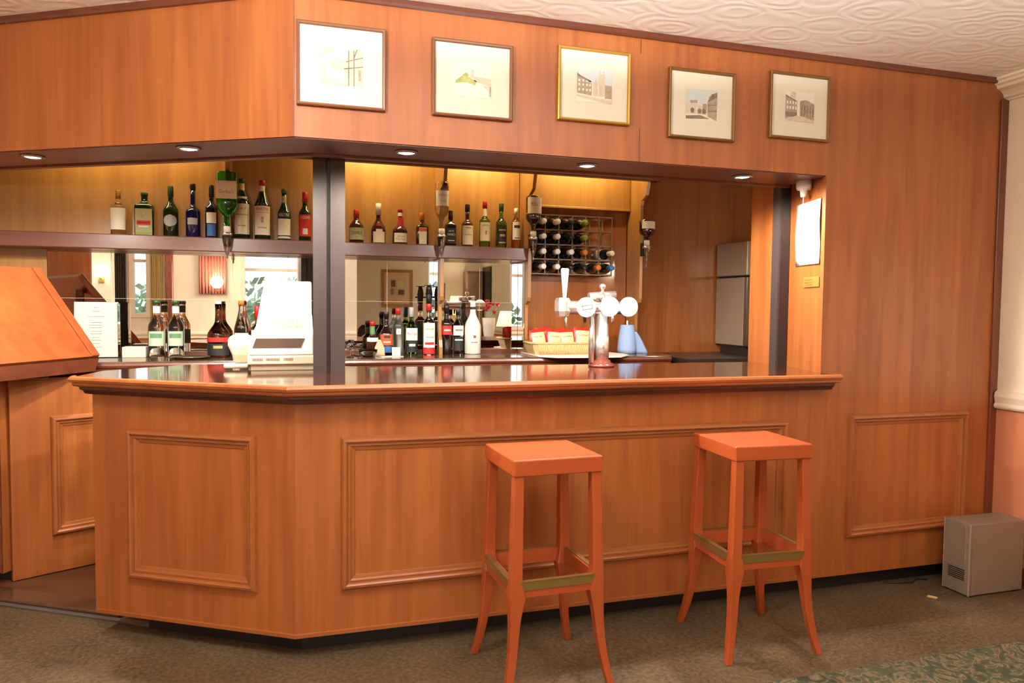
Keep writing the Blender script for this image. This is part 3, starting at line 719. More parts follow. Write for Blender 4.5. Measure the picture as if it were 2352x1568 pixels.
CYY = 1.87; GC = 'bottles on the back counter'
for x, lb in ((-.747,'clear water bottle with green label, left of its pair on the counter'),(-.644,'clear water bottle with green label, right of its pair on the counter')):
    bottle(lb, x,1.83,BC, .330,.047, G['clear'], K['greencap'], [(.20,.46,1.0,K['labelpale'],[('#',.38,.7,.08,K['labelgn'])],None),(.78,.90,1.5,K['labelw'],[],None)], hb=.52,hs=.76,rn=.019,caph=.05, group=GC, nm='water_bottle')
bottle('bulbous dark brown liqueur bottle with a red band, left of the till', -.409,1.82,BC, .330,.064, G['brown'], K['whitecap'], [(.27,.35,1.5,K['labelr'],[],None),(.03,.24,1.2,K['labelk'],[('#',.18,.4,.05,K['inkgold'])],None)], hb=.38,hs=.66,rn=.020,caph=.05,capr=.018, group=GC, neckbulge=-.1)
bottle('clear bottle with orange cap and yellow label behind the till', -.281,1.84,BC, .335,.043, G['clear'], K['orangecap'], [(.24,.42,1.1,K['label'],[('#',.32,.5,.08,K['inkgold'])],None)], hb=.50,hs=.82,rn=.016,caph=.07, group=GC, sloped=.9)
bottle('clear bottle with tall red cap and white label behind the till', -.190,1.84,BC, .305,.038, G['clear'], K['redcap'], [(.10,.52,1.1,K['labelw'],[('#',.40,.5,.08,K['labelr'])],None)], hb=.55,hs=.68,rn=.013,caph=.26,capr=.017, group=GC)
bottle('small bottle with red cap and green neck near the post', .503,1.84,BC, .212,.036, G['dkbrown'], K['redcap'], [(.40,.52,1.3,K['labelw'],[],None),(.62,.86,1.5,K['labelgn'],[],None)], hb=.46,hs=.60,rn=.015,caph=.12, group=GC)
bottle('dark bottle with orange and blue label on the back counter', .593,1.86,BC, .272,.041, G['dark'], K['blackcap'], [(.22,.48,1.2,K['labelo'],[('#',.42,.5,.06,K['inkdark']),('#',.30,.6,.03,K['label'])],None),(.05,.20,.8,K['blue'],[],None)], hb=.46,hs=.70,rn=.015,caph=.12, group=GC)
bottle('frosted clear bottle with red cap, behind the small white card', .672,1.89,BC, .295,.038, G['frost'], K['redcap'], [(.44,.56,.4,K['labelw'],[('#',.50,.12,.06,K['labelg'])],None)], hb=.62,hs=.80,rn=.014,caph=.12, group=GC)
bottle('green glass bottle with white label and pale foil neck', .755,1.86,BC, .305,.041, G['green'], K['labelg'], [(.30,.56,1.1,K['labelw'],[('Pernod',.44,.8,.06,K['inkred'])],None),(.05,.28,1.2,K['labelk'],[('#',.20,.5,.05,K['inkwhite'])],None)], hb=.56,hs=.72,rn=.015,caph=.20,capr=.016, group=GC)
jb = bottle('clear bottle with red base label and an upturned black spirit measure', .862,1.82,BC, .330,.040, G['clear'], K['redcap'], [(.14,.62,1.1,K['labelw'],[('#',.50,.7,.03,K['labelgr']),('#',.34,.7,.03,K['labelgr']),('#',.22,.8,.05,K['labelr'])],None),(.02,.13,1.2,K['labelr'],[],None)], hb=.62,hs=.74,rn=.016,caph=.14, group=GC)
pm = obj('spirit_measure', B().lathe([(0,.325),(.018,.325),(.020,.36),(.022,.385),(.018,.43),(.013,.445),(0,.445)], n=16).tube([(-.035,0,.372),(.04,0,.372)], .005).tube([(-.03,0,.447),(.03,0,.447)], .0025), M['blackcap'], jb)
obj('chamber', B().lathe([(0,.386),(.024,.386),(.019,.425),(0,.426)], n=16), G['clear'], pm)
bottle('slim dark bottle with dark red label, right of the first upright', .985,1.85,BC, .320,.034, G['dark'], K['blackcap'], [(.40,.58,1.3,K['labelr'],[('#',.49,.7,.03,K['label'])],None)], hb=.62,hs=.74,rn=.015,caph=.14, group=GC)
bottle('clear bottle with white and black label, left of the white bottle', 1.065,1.86,BC, .292,.036, G['clear'], K['blackcap'], [(.42,.64,1.2,K['labelw'],[('#',.54,.7,.04,K['sepia_d'])],None),(.08,.38,1.2,K['labelk'],[('#',.32,.8,.03,K['inkwhite'])],None)], hb=.66,hs=.78,rn=.014,caph=.12, group=GC)
bottle('opaque white bottle with black neck ring and small printed palm design', 1.16,1.84,BC, .350,.054, G['white'], K['whitecap'], [(.30,.36,.3,K['labelw'],[('#',.33,.16,.05,K['inkred'])],None),(.20,.25,.5,K['labelw'],[('#',.225,.4,.02,K['sepia_d'])],None),(.84,.89,PI,K['labelk'],[],None)], hb=.50,hs=.80,rn=.019,caph=.09,capr=.018, group=GC)

# inverted bottles on optics, fixed to the uprights
def optic(label, x, y, ztop, Hh, R, gl, lab, words, spirit=None, cup=M['chrome'], square=False):
    t = thing('optic_bottle', label, 'bottle', (x,y,ztop-Hh-.16), 0, 'upside-down bottles on optics')
    z1 = Hh+.16
    prof = [(0,z1-.004),(R*.85,z1-.002),(R,z1-.012),(R,.16+Hh*.46),(R*.96,.16+Hh*.38),(R*.8,.16+Hh*.31),(R*.45,.16+Hh*.23),(.016,.16+Hh*.17),(.015,.145),(0,.145)]
    obj('glass_body', B().lathe(prof, n=24, sy=.8 if square else 1, power=4 if square else 2), gl, t)
    if spirit:
        obj('spirit', B().lathe([(0,.16+Hh*.52),(R*1.004,.16+Hh*.52),(R*1.004,.16+Hh*.46),(R*.966,.16+Hh*.38),(R*.81,.16+Hh*.31),(R*.47,.16+Hh*.23),(.0165,.16+Hh*.17),(0,.16+Hh*.16)], n=24), spirit, t)
    b = B(); mats = [lab[2]]
    if square:
        d_ = R*.8; b.poly([(-R*.97,-d_-.0015,.16+Hh*lab[0]),(R*.97,-d_-.0015,.16+Hh*lab[0]),(R*.97,-d_-.0015,.16+Hh*lab[1]),(-R*.97,-d_-.0015,.16+Hh*lab[1])])
        fn0 = lambda zf: (lambda u, v: (u, -d_-.002, .16+Hh*zf+v))
    else:
        label_patch(b, R, .16+Hh*lab[0], .16+Hh*lab[1], 1.15)
        fn0 = lambda zf: (lambda u, v: ((R+.0014)*math.sin(u/R), -(R+.0014)*math.cos(u/R), .16+Hh*zf+v))
    for wd, zf, wf, hf, wm in words:
        if wm not in mats: mats.append(wm)
        put_text(b, wd, wf*2*R, hf*Hh, fn0(zf), mats.index(wm))
    obj('label', b, mats, t, recalc=False)
    obj('collar', B().lathe([(0,.165),(.019,.165),(.020,.13),(.0,.13)], n=16), M['labelw'], t)
    m_ = obj('measure', B().lathe([(0,.13),(.026,.128),(.028,.10),(.022,.06),(.014,.025),(.010,.008),(.006,0),(0,0)], n=18), G['clear'], t)
    obj('plunger', B().lathe([(0,.126),(.029,.126),(.029,.112),(.0,.112)], n=18).tube([(0,0,.10),(0,0,-.02)], .005), cup, m_)
    obj('bracket', B().box(-.010,.02,.06,.010,(1.775-y) if y < 1.74 else .05,.15), M['steel_d'], t)
    return t
OY = 1.70
optic('upside-down bright green gin bottle on an optic above the left shelf', -.349,OY,2.139,.318,.058, G['gin'], (.50,.82,K['label']), [("Gordon's",.63,.66,.07,K['sepia_d'])], square=True)
optic('upside-down clear spirit bottle on an optic at the middle upright', .918,OY,2.158,.300,.044, G['clear'], (.48,.80,K['labelw']), [('GREENALLS',.70,.72,.05,K['sepia']),('VODKA',.58,.5,.04,K['sepia_d'])])
optic('upside-down whisky bottle with cream label on an optic near the wine rack', 1.528,OY,2.100,.235,.051, G['amber'], (.50,.94,K['label']), [("BELL'S",.76,.62,.11,K['sepia_d'])], spirit=G['dkbrown'])
optic('upside-down dark rum bottle with round cream label, right of the wine rack', 2.352,OY,1.985,.150,.053, G['dkbrown'], (.55,.88,K['labelw']), [])

# ---------------------------------------------------------------- wine rack
RX0, RX1, RZ0, RZ1, RYf, RYb = 1.548, 2.135, 1.600, 1.995, 1.80, 1.965
cw = (RX1-RX0)/6; ch = (RZ1-RZ0)/4
wr = thing('wine_rack', 'dark metal and wood wine rack hung on the wall under the header board', 'wine rack', (RX0,RYf,RZ0))
g = B()
for i in range(7):
    for y in (0, RYb-RYf): g.box(i*cw-.0038,y-.0038,0,i*cw+.0038,y+.0038,RZ1-RZ0)
for j in range(5):
    for y in (0, RYb-RYf): g.box(-.0038,y-.0038,j*ch-.0038,RX1-RX0+.0038,y+.0038,j*ch+.0038)
obj('wire_grid', g, plain('rack_metal', (128,108,92), .45, .1), wr)
for i in range(7):
    gg = B()
    for j in range(5): gg.box(i*cw-.008,.006,j*ch-.006,i*cw+.008,RYb-RYf-.006,j*ch+.006)
    obj('side_slats', gg, W['shelf'], wr)
wine = None
def wine_bottle(c, r, capm, label, lab=None, yoff=0):
    x = RX0+(c+.5)*cw; z = RZ0+r*ch+.044
    t = thing('wine_bottle', label, 'bottle', (x,RYb-.004,z), 0, 'wine bottles in the rack')
    Rt = Matrix.Rotation(PI/2, 4, 'X')
    b = B(); b.M = Rt; b.lathe([(0,0),(.034,0),(.037,.006),(.037,.16),(.032,.19),(.018,.215),(.0145,.23),(.0145,.262),(0,.262)], n=20); obj('glass_body', b, G['wine'], t)
    b = B(); b.M = Rt; b.lathe([(0,.220),(.0176,.220),(.0180,.280),(.016,.285),(0,.286)], n=16); obj('foil', b, capm, t)
    if lab:
        b = B(); b.M = Rt; b.lathe([(.0374,.05),(.0376,.05),(.0376,.14),(.0374,.14)], n=20); obj('label', b, lab, t)
for c, r, cm, lab, lb in (
    (0,3,'whitecap',None,'white-capped wine bottle, first in the top row of the rack'),(1,3,'whitecap',None,'white-capped wine bottle, second in the top row of the rack'),(2,3,'blackcap',None,'dark wine bottle, third in the top row of the rack'),(3,3,'lime',None,'yellow-green capped wine bottle in the top row of the rack'),
    (0,2,'whitecap',None,'white-capped wine bottle, first in the second rack row'),(1,2,'whitecap',None,'white-capped wine bottle, second in the second rack row'),(2,2,'blackcap',None,'dark wine bottle, third in the second rack row'),(3,2,'lime',None,'olive capped wine bottle in the second rack row'),
    (0,1,'whitecap',None,'white-capped wine bottle, first in the third rack row'),(1,1,'whitecap',None,'white-capped wine bottle, second in the third rack row'),(2,1,'whitecap',None,'white-capped wine bottle, third in the third rack row'),(3,1,'orangecap','labelg','orange-capped wine bottle in the third rack row'),(5,1,'label','labelw','cream-capped wine bottle at the right of the third rack row'),
    (0,0,'whitecap',None,'white-capped wine bottle, first in the bottom rack row'),(1,0,'whitecap',None,'white-capped wine bottle, second in the bottom rack row'),(2,0,'blackcap',None,'dark wine bottle behind the tap handle, bottom rack row'),(3,0,'blackcap','labelw','black-capped wine bottle with white label, bottom rack row'),(4,0,'orangecap','labelw','orange-capped wine bottle with white label, bottom rack row'),(5,0,'blue','lime','blue-capped wine bottle with yellow label, bottom right of the rack')):
    wine_bottle(c, r, M[cm], lb, M[lab] if lab else None)

# ---------------------------------------------------------------- things on the bar and back counter
# cash register
cr = thing('cash_register', 'white cash register with a slanted keyboard, left of the black post', 'cash register', (-.045,.56,CT), math.radians(0))
obj('drawer', B().box(-.135,.02,0,.135,.40,.026), M['cream'], cr, bevel=.004)
b = B().box(-.15,0,.028,.15,.42,.07)
obj('base', b, M['cream'], cr, bevel=.006)
gr = B()
for x0, x1 in ((-.128,-.082),(-.07,-.01),(.005,.05)):
    n_ = int((x1-x0)/.0035)
    for k in range(n_): gr.box(x0+k*.0035,-.0012,.046,x0+k*.0035+.0018,.001,.058)
obj('vent_slots', gr, M['ink'], cr)
sd = [(0,.07),(.022,.18),(.12,.25),(.19,.262),(.20,.395),(.215,.41),(.34,.41),(.36,.385),(.36,.07)]
wd = lambda z: .146-.02*min(1,(z-.07)/.11) if z < .18 else .126-.04*min(1,(z-.18)/.08)
b = B(); A_ = [b.v((-wd(z)+.0,y,z)) for y, z in sd]; C_ = [b.v((.135,y,z)) for y, z in sd]
b.f(A_); b.f(C_[::-1])
for i in range(len(sd)): b.f([A_[i],A_[(i+1) % len(sd)],C_[(i+1) % len(sd)],C_[i]])
obj('body', b, M['white'], cr, bevel=.008, seg=3)
obj('display_window', B().loft([[(-.128,.009,.103),(.080,.009,.103),(.098,.017,.145),(-.113,.017,.145)],[(-.128,.004,.104),(.080,.004,.104),(.098,.012,.146),(-.113,.012,.146)]]), plain('smoked_window', (70,48,36), .2), cr)
kb = B()
for i in range(7):
    for j in range(3):
        y = .036+j*.024; z = .18+(y-.022)*.07/.098
        kb.box(-.085+i*.026,y,z+.002,-.065+i*.026,y+.016,z+.016)
obj('keys', kb, M['cream'], cr)
tr = thing('card_terminal', 'cream card terminal on a rounded stand, left of the cash register', 'card terminal', (-.245,.66,CT))
obj('stand_foot', B().prism([(-.055,-.04),(.05,-.04),(.06,.05),(-.04,.06)], .008, .030), M['cream'], tr, bevel=.008)
obj('foot_pads', B().box(-.045,-.03,0,-.02,.03,.008).box(.015,-.035,0,.05,.03,.008), M['black'], tr)
obj('head', B().loft([[(-.01,-.02,.03),(.05,-.02,.03),(.05,.04,.03),(-.01,.04,.03)],[(-.018,-.03,.07),(.06,-.03,.07),(.06,.05,.07),(-.018,.05,.07)],[(-.035,-.035,.11),(.07,-.035,.11),(.07,.06,.11),(-.035,.06,.11)],[(-.036,-.03,.14),(.07,-.03,.14),(.07,.06,.14),(-.036,.06,.14)],[(-.02,-.02,.158),(.06,-.02,.158),(.06,.05,.158),(-.02,.05,.158)]], False), M['cream'], tr, bevel=.01, seg=3)

# beer font
ft = thing('beer_font', 'chrome beer font with three round badges standing on the bar top', 'beer tap', (1.505,.53,CT))
obj('base', B().lathe([(0,0),(.066,0),(.068,.008),(.060,.016),(.048,.022),(.044,.034),(0,.034)], n=28), plain('copper_base', (150,84,70), .2, .6), ft)
obj('column', B().lathe([(0,.03),(.037,.03),(.037,.155),(.034,.156),(.034,.27),(0,.27)], n=28), M['chrome'], ft)
obj('side_pipe', B().tube([(-.055,.0,.02),(-.055,.0,.27)], .016), M['chrome'], ft)
obj('cross_bar', B().tube([(-.20,0,.298),(.16,0,.298)], .034, 20), M['chrome'], ft)
obj('end_cap', B().lathe([(0,-.05),(.035,-.045),(.042,-.02),(.042,.03),(.034,.045),(0,.048)], c=(-.215,0,.30), n=8, smooth=False), M['chrome'], ft)
obj('top_finial', B().tube([(-.075,0,.355),(.07,0,.365)], .02, 12).tube([(-.02,0,.335),(0,0,.372)], [.045,.02], 14).lathe([(0,.37),(.010,.37),(.008,.39),(.017,.40),(.017,.412),(.008,.42),(0,.421)], n=14), M['chrome'], ft)
for k, (x, z, y) in enumerate(((-.105,.300,-.045),(.020,.304,-.05),(.128,.304,-.04))):
    bd = B(); bd.M = Matrix.Translation((x,y,z)) @ Matrix.Rotation(PI/2,4,'X'); bd.lathe([(0,-.012),(.046,-.012),(.0495,-.006),(.0495,.004),(.046,.009),(0,.010)], n=28)
    bo = obj('badge', bd, emit('backlit_badge', (255,250,240), 1.1), ft)
    if k == 0:
        tb = B(); tb.mi = 0; yy = y-.0112
        ca, sa = math.cos(.14), math.sin(.14)
        fn = lambda u, v: (x+u*ca-v*sa, yy, z+u*sa+v*ca)
        for (u0,v0,u1,v1) in ((-.028,-.0115,.028,-.008),(-.028,.008,.028,.0115),(-.028,-.0115,-.0245,.0115),(.0245,-.0115,.028,.0115)):
            tb.poly([fn(u0,v0),fn(u1,v0),fn(u1,v1),fn(u0,v1)])
        put_text(tb, 'COORS', .042, .011, fn, 1)
        obj('badge_lettering', tb, [M['inkdark'],plain('dark_red_lettering', (92,16,20), .6)], bo, recalc=False)
for x, m_ in ((-.105,'blackcap'),(.045,'chrome')):
    obj('spout', B().tube([(x,-.02,.27),(x,-.03,.225)], [.010,.007], 10), M[m_], ft)
obj('spout', B().tube([(-.205,-.02,.262),(-.205,-.03,.20)], [.006,.005], 10), M['chrome'], ft)
obj('tap_handle', B().loft([[(-.211,-.006,.33),(-.199,-.006,.33),(-.199,.006,.33),(-.211,.006,.33)],[(-.214,-.010,.38),(-.196,-.010,.38),(-.196,.010,.38),(-.214,.010,.38)],[(-.226,-.016,.485),(-.189,-.016,.485),(-.189,.004,.485),(-.226,.004,.485)],[(-.224,-.014,.492),(-.191,-.014,.492),(-.191,.002,.492),(-.224,.002,.492)]]), M['white'], ft, bevel=.002)

# tray cloth, basket of crisps, blue roll
mt = tag(obj('bar_towel', B().prism([(-.02,.40),(-.04,-.03),(.05,-.13),(.30,-.155),(.48,-.145),(.60,.0),(.62,.12),(.56,.40)], 0, .008), plain('pink_white_towel', (244,212,204), .9, var=.12, scale=90), loc=(1.53,1.49,BC), bevel=.003), 'pink and white towel spread under the crisp basket', 'towel')
bk = thing('straw_basket', 'shallow woven straw basket full of crisp packets on the towel', 'basket', (1.715,1.66,BC+.008))
bw = lambda s_: [(-.225*s_,-.085*s_),(-.19*s_,-.11*s_),(.19*s_,-.11*s_),(.225*s_,-.085*s_),(.225*s_,.085*s_),(.19*s_,.11*s_),(-.19*s_,.11*s_),(-.225*s_,.085*s_)]
b = B(); b.loft([[(x,y,z) for x, y in bw(s_)] for s_, z in ((.90,0),(.96,.03),(1.0,.066),(1.03,.07),(1.03,.078),(.99,.078),(.95,.03),(.88,.008))])
obj('bowl', b, M['basket'], bk)
rb = B()
for k in range(30):
    x = -.195+k*.0134; rb.tube([(x*.91,-.0995,.0),(x,-.1115,.066)], .004, 6)
obj('weave_ribs', rb, M['basket'], bk)
obj('rim', B().tube([(x*1.02,y*1.02,.074) for x, y in bw(1.0)+bw(1.0)[:1]], .007, 8), M['basket'], bk)
cm_red = plain('red_crisp_foil', (204,44,36), .3, coat=.3); cm_lab = plain('crisp_packet_print', (236,206,150), .4, var=.25, scale=25)
def crisps(x, y, z, tilt, lean, label, sz=1.0):
    t = thing('crisp_packet', label, 'crisp packet', (x,y,z), 0, 'crisp packets in the basket')
    w, h = .056*sz, .150*sz
    Rm = Matrix.Rotation(lean,4,'X') @ Matrix.Rotation(tilt,4,'Y')
    nx, nz = 8, 9; b = B(); b.M = Rm
    for side in (-1,1):
        gd = []
        for j in range(nz+1):
            v = j/nz; row = []
            for i in range(nx+1):
                u = i/nx*2-1; bul = .022*sz*max(0,1-u*u)**.6*max(0,1-(2*v-1)**2)**.5
                row.append(b.v((u*w*(1+.04*math.sin(v*9+x*50)), side*bul+.0006*side, v*h+.004*math.sin(u*4+x*90)*(v > .8))))
            gd.append(row)
        for a_, c_ in zip(gd, gd[1:]):
            for i in range(nx): b.f([a_[i],a_[i+1],c_[i+1],c_[i]], True)
    obj('packet', b, cm_red, t, recalc=False)
    b = B(); b.M = Rm; gd = []
    for j in range(6):
        v = .20+.66*j/5; row = []
        for i in range(7):
            u = (i/6*2-1)*.80; bul = .022*sz*(1-u*u)**.6*(1-(2*v-1)**2)**.5
            row.append(b.v((u*w, -bul-.0022, v*h)))
        gd.append(row)
    for j, (a_, c_) in enumerate(zip(gd, gd[1:])):
        for i in range(6): b.f([a_[i],a_[i+1],c_[i+1],c_[i]], True)
    put_text(b, 'WALKERS', w*1.1, .010, lambda u, v_: (u, -.022*sz*max(0,1-(u/w)**2)**.6*.97-.0036, .66*h+v_), 1)
    obj('printed_panel', b, [cm_lab, M['inkdark']], t, recalc=False)
zc = BC+.02
crisps(1.565,1.650,zc,-.10,-.18,'red and cream crisp packet at the left of the basket')
crisps(1.665,1.665,zc,.08,-.15,'red and cream crisp packet second from left in the basket')
crisps(1.765,1.655,zc,-.05,-.2,'red and cream crisp packet second from right in the basket')
crisps(1.868,1.660,zc,.06,-.15,'upright crisp packet at the right of the basket',1.08)
crisps(1.612,1.715,zc,.05,-.1,'red topped crisp packet in the back row of the basket, left',1.05)
crisps(1.725,1.715,zc,-.12,-.1,'red topped crisp packet in the back row of the basket, middle',1.0)
br = thing('paper_roll', 'blue paper roll on a white spindle with its loose end hanging', 'paper roll', (2.235,1.74,BC))
obj('roll', B().lathe([(0,.001),(.064,.001),(.066,.03),(.060,.10),(.047,.192),(.044,.197),(0,.197)], n=28), M['roll'], br)
obj('spindle', B().lathe([(0,.0),(.006,.0),(.006,.225),(0,.227)], n=10), M['white'], br)
b = B(); gd = []
for j in range(9):
    v = j/8; zz = .15*(1-v); xx = .05+.095*v**.8
    gd.append([b.v((.03+(xx-.03)*t_, -.045+.02*t_+.012*math.sin(t_*5), zz+.0*t_)) for t_ in [i/8 for i in range(9)]])
for a_, c_ in zip(gd, gd[1:]):
    for i in range(8): b.f([a_[i],a_[i+1],c_[i+1],c_[i]], True)
o = obj('loose_end', b, M['roll'], br, recalc=False); sm = o.modifiers.new('thickness','SOLIDIFY'); sm.thickness = .002

# left of the back counter
mn = thing('menu_stand', 'white printed menu sheet in an upright clear stand, left on the back counter', 'menu', (-1.06,1.80,BC), .03)
obj('sheet', B().loft([[(-.112,0,.004),(.112,0,.004),(.112,.004,.004),(-.112,.004,.004)],[(-.112,.03,.318),(.112,.03,.318),(.112,.034,.318),(-.112,.034,.318)]]), M['paper'], mn)
b = B()
for zf, w_ in ((.285,.012),(.265,.02),(.235,.045),(.20,.03),(.185,.035),(.17,.03),(.15,.028),(.135,.03),(.115,.02),(.10,.025),(.08,.02),(.06,.028)):
    y_ = .03*(zf-.004)/.314-.0009; b.poly([(-w_,y_,zf),(w_,y_,zf),(w_,y_,zf+.002),(-w_,y_,zf+.002)])
obj('printed_lines', b, M['ink'], mn, recalc=False)
obj('stand_foot', B().box(-.112,0,0,.112,.08,.004).box(.112,-.002,.004,.118,.05,.31), G['clear'], mn)
tag(obj('white_box', B().box(-.062,0,0,.062,.10,.062), M['cream'], loc=(-.862,1.78,BC), bevel=.003), 'low cream box beside the menu stand on the back counter', 'box')
tt = thing('metal_tray', 'dark oval metal tray on the back counter behind the brown bottle', 'tray', (-.545,1.66,BC))
obj('dish', B().lathe([(0,.002),(.085,.0),(.098,.008),(.104,.014),(.100,.014),(.09,.006),(0,.005)], n=28, sy=.8), plain('tarnished_metal', (120,108,88), .3, .8), tt)
tag(obj('white_card', B().loft([[(-.026,0,0),(.026,0,0),(.026,.002,0),(-.026,.002,0)],[(-.026,.012,.052),(.026,.012,.052),(.026,.014,.052),(-.026,.014,.052)]]), M['paper'], loc=(.64,1.74,BC)), 'small blank white card leaning in front of the bottles', 'card')
tag(obj('paper_slip', B().box(-.08,-.05,0,.06,.04,.003), M['paper'], loc=(.60,1.66,BC), rz=.2), 'white paper slip lying before the orange-labelled bottle', 'paper')
for i, (x, y, r, h, lb) in enumerate(((.345,1.62,.028,.085,'stemmed glass beside the black post on the back counter'),(.40,1.70,.026,.075,'stemmed glass second from the post on the back counter'),(.375,1.78,.027,.08,'stemmed glass behind the pair near the post'))):
    t = thing('stemmed_glass', lb, 'glass', (x,y,BC), 0, 'glasses near the post')
    obj('bowl', B().lathe([(0,0),(.024,0),(.024,.003),(.004,.006),(.004,h*.45),(r*.8,h*.6),(r,h*.8),(r*.95,h),(r*.88,h),(r*.9,h*.8),(r*.7,h*.62),(0,h*.52)], n=20), G['clear'], t)
bwl = thing('glass_bowl', 'low clear glass bowl by the small bottle with the green neck', 'bowl', (.455,1.66,BC))
obj('dish', B().lathe([(0,0),(.035,0),(.055,.025),(.06,.045),(.056,.045),(.05,.025),(.03,.006),(0,.006)], n=24), G['clear'], bwl)
tk = thing('napkin_cone', 'pale folded paper napkin standing before the green-necked bottle', 'napkin', (.535,1.76,BC))
obj('fold', B().loft([[(-.03,-.02,0),(.035,-.02,0),(.035,.02,0),(-.03,.02,0)],[(-.028,-.014,.05),(.032,-.014,.05),(.03,.014,.05),(-.026,.014,.05)],[(-.006,-.004,.10),(.010,-.004,.10),(.010,.004,.10),(-.006,.004,.10)]]), plain('brown_napkin', (196,172,140), .8), tk, bevel=.006)

# switch, notice and brass plate on the jamb
sw = thing('ceiling_switch', 'white pull-cord switch under the bulkhead above the notice', 'switch', (2.398,.15,ZS-.004))
obj('base', B().lathe([(0,0),(.036,0),(.036,-.030),(.032,-.042),(.018,-.046),(.014,-.075),(.010,-.078),(0,-.078)], n=24), M['white'], sw)
obj('cord', B().tube([(0,0,-.075),(0,.002,-.125)], .0018, 6), M['white'], sw)
nt_ = thing('paper_notice', 'white paper notice with small print fixed to the right jamb', 'notice', (2.405,.10,1.60), 0)
b = B(); gd = []
for j in range(11):
    v = j/10; row = []
    for i in range(6):
        u = i/5
        row.append(b.v((-.0066+.0732*u+.003*math.sin(v*7+u*1.5), -.073+.268*u, v*.310)))
    gd.append(row)
for a_, c_ in zip(gd, gd[1:]):
    for i in range(5): b.f([a_[i],a_[i+1],c_[i+1],c_[i]], True)
o = obj('sheet', b, M['paper'], nt_, recalc=False); sm = o.modifiers.new('thickness','SOLIDIFY'); sm.thickness = .0008; sm.offset = 1
b = B()
for zf, y0, y1 in ((.285,.10,.13),(.25,.11,.12),(.235,.08,.14),(.22,.09,.13),(.20,.08,.15),(.185,.09,.14)):
    y0 -= .06; y1 -= .06; xx = .0133+.273*y0-.0028
    b.box(xx,y0,zf,xx+.0006,y1,zf+.0018)
obj('printed_lines', b, M['ink'], nt_)
bp = thing('brass_plate', 'small engraved brass plate screwed to the right jamb below the notice', 'plate', (2.404,.026,1.49), -math.atan2(.273,1))
obj('plate', B().box(-.0035,0,0,0,.175,.050), M['brassplate'], bp, bevel=.001)
b = B()
for z0, seg in ((.033,((.07,.08),(.085,.11),(.115,.13),(.135,.155))),(.020,((.05,.065),(.075,.10),(.105,.12),(.125,.16))),(.008,((.07,.105),(.11,.14)))):
    for y0, y1 in seg: b.box(-.0042,y0,z0,-.0034,y1,z0+.006)
obj('engraving', b, plain('engraved_brown', (120,80,36), .6), bp)

# ---------------------------------------------------------------- floor things on the right
cp = tag(obj('patterned_carpet', B().box(-.4,-4.1,0,3.46,-.665,.008), M['carpet']), 'dark green patterned carpet with cream scrolls at the lower right', 'carpet')
pc = thing('computer_case', 'grey computer tower standing on the floor in the right corner', 'computer', (3.108,-.228,0))
obj('case', B().box(.02,0,.006,.345,.145,.355), M['pc'], pc, bevel=.004)
obj('front_bezel', B().box(0,.0,.006,.02,.145,.355), M['pc'], pc, bevel=.004)
obj('front_door', B().box(-.003,.022,.135,0.002,.136,.345), M['pc'], pc, bevel=.0015)
obj('edge_strips', B().box(-.002,-.0015,.006,.004,.002,.355).box(-.004,.020,.135,.0,.0225,.345).box(-.002,.143,.006,.003,.1465,.355), M['pcl'], pc)
b = B()
for k in range(6): b.box(-.002,.024,.075+k*.0095,.001,.115,.079+k*.0095)
obj('vent_grille', b, M['steel_d'], pc)
obj('foot', B().box(.02,.01,0,.06,.135,.006), M['black'], pc); obj('foot', B().box(.29,.01,0,.33,.135,.006), M['black'], pc)
tag(obj('wood_chip', B().prism([(-.022,-.008),(.018,-.012),(.024,.004),(-.015,.010)], 0, .008), M['chip'], loc=(2.942,-.178,0), rz=-.9, bevel=.002), 'pale wood offcut lying on the floor near the computer tower', 'wood offcut')
tag(obj('loose_cable', B().tube([(2.86,.04,.004),(2.93,.01,.006),(3.0,.0,.004),(3.06,.03,.006),(3.10,.0,.01)], .004, 6), M['kick']), 'dark cable trailing along the foot of the wall behind the computer tower', 'cable')

# ---------------------------------------------------------------- the room seen in the mirrors
dw = thing('wooden_door', 'brown wooden door seen in the left of the mirror', 'door', (-3.08,RY+.004,0))
obj('leaf', B().box(0,.0,0,.62,.04,2.05), W['panel'], dw, bevel=.004)
obj('door_handle', B().tube([(.55,.04,1.0),(.55,.09,1.0),(.47,.09,1.0)], .009), M['brass'], dw)
def curtain(label, x0, x1, z0, z1, m_, grp='curtains by the windows'):
    nn = 28; b = B(); rows = []
    for z in (z0, z1):
        rows.append([b.v((x0+(x1-x0)*i/nn-x0, .03+.02*math.sin(i*1.9), z-z0)) for i in range(nn+1)])
    for i in range(nn): b.f([rows[0][i],rows[0][i+1],rows[1][i+1],rows[1][i]], True)
    o = obj('curtain', b, m_, loc=(x0,RY,z0), recalc=False); s_ = o.modifiers.new('thickness','SOLIDIFY'); s_.thickness = .006
    return tag(o, label, 'curtain', grp)
curtain('dark brown curtain left of the narrow window in the mirror', -2.28,-2.04, .05,2.3, plain('dark_brown_cloth', (58,44,38), .9))
curtain('narrow pink curtain in the mirror between the two windows', -1.55,-1.46, .9,2.3, M['pink'])
curtain('wide pink curtain in the mirror behind the wall lamp', -1.13,-.79, 1.50,2.3, M['pink'])
curtain('mustard curtain in the mirror right of the narrow window', -1.74,-1.58, .4,2.3, plain('mustard_cloth', (190,160,100), .9))
wl = thing('wall_lamp', 'brightly lit wall lamp seen in the mirror beside the window', 'lamp', (-.90,RY+.02,1.60))
obj('backplate', B().box(-.03,0,-.06,.03,.015,.06), M['brass'], wl)
obj('arm', B().tube([(0,.01,-.03),(0,.10,-.03),(0,.12,0)], .006), M['brass'], wl)
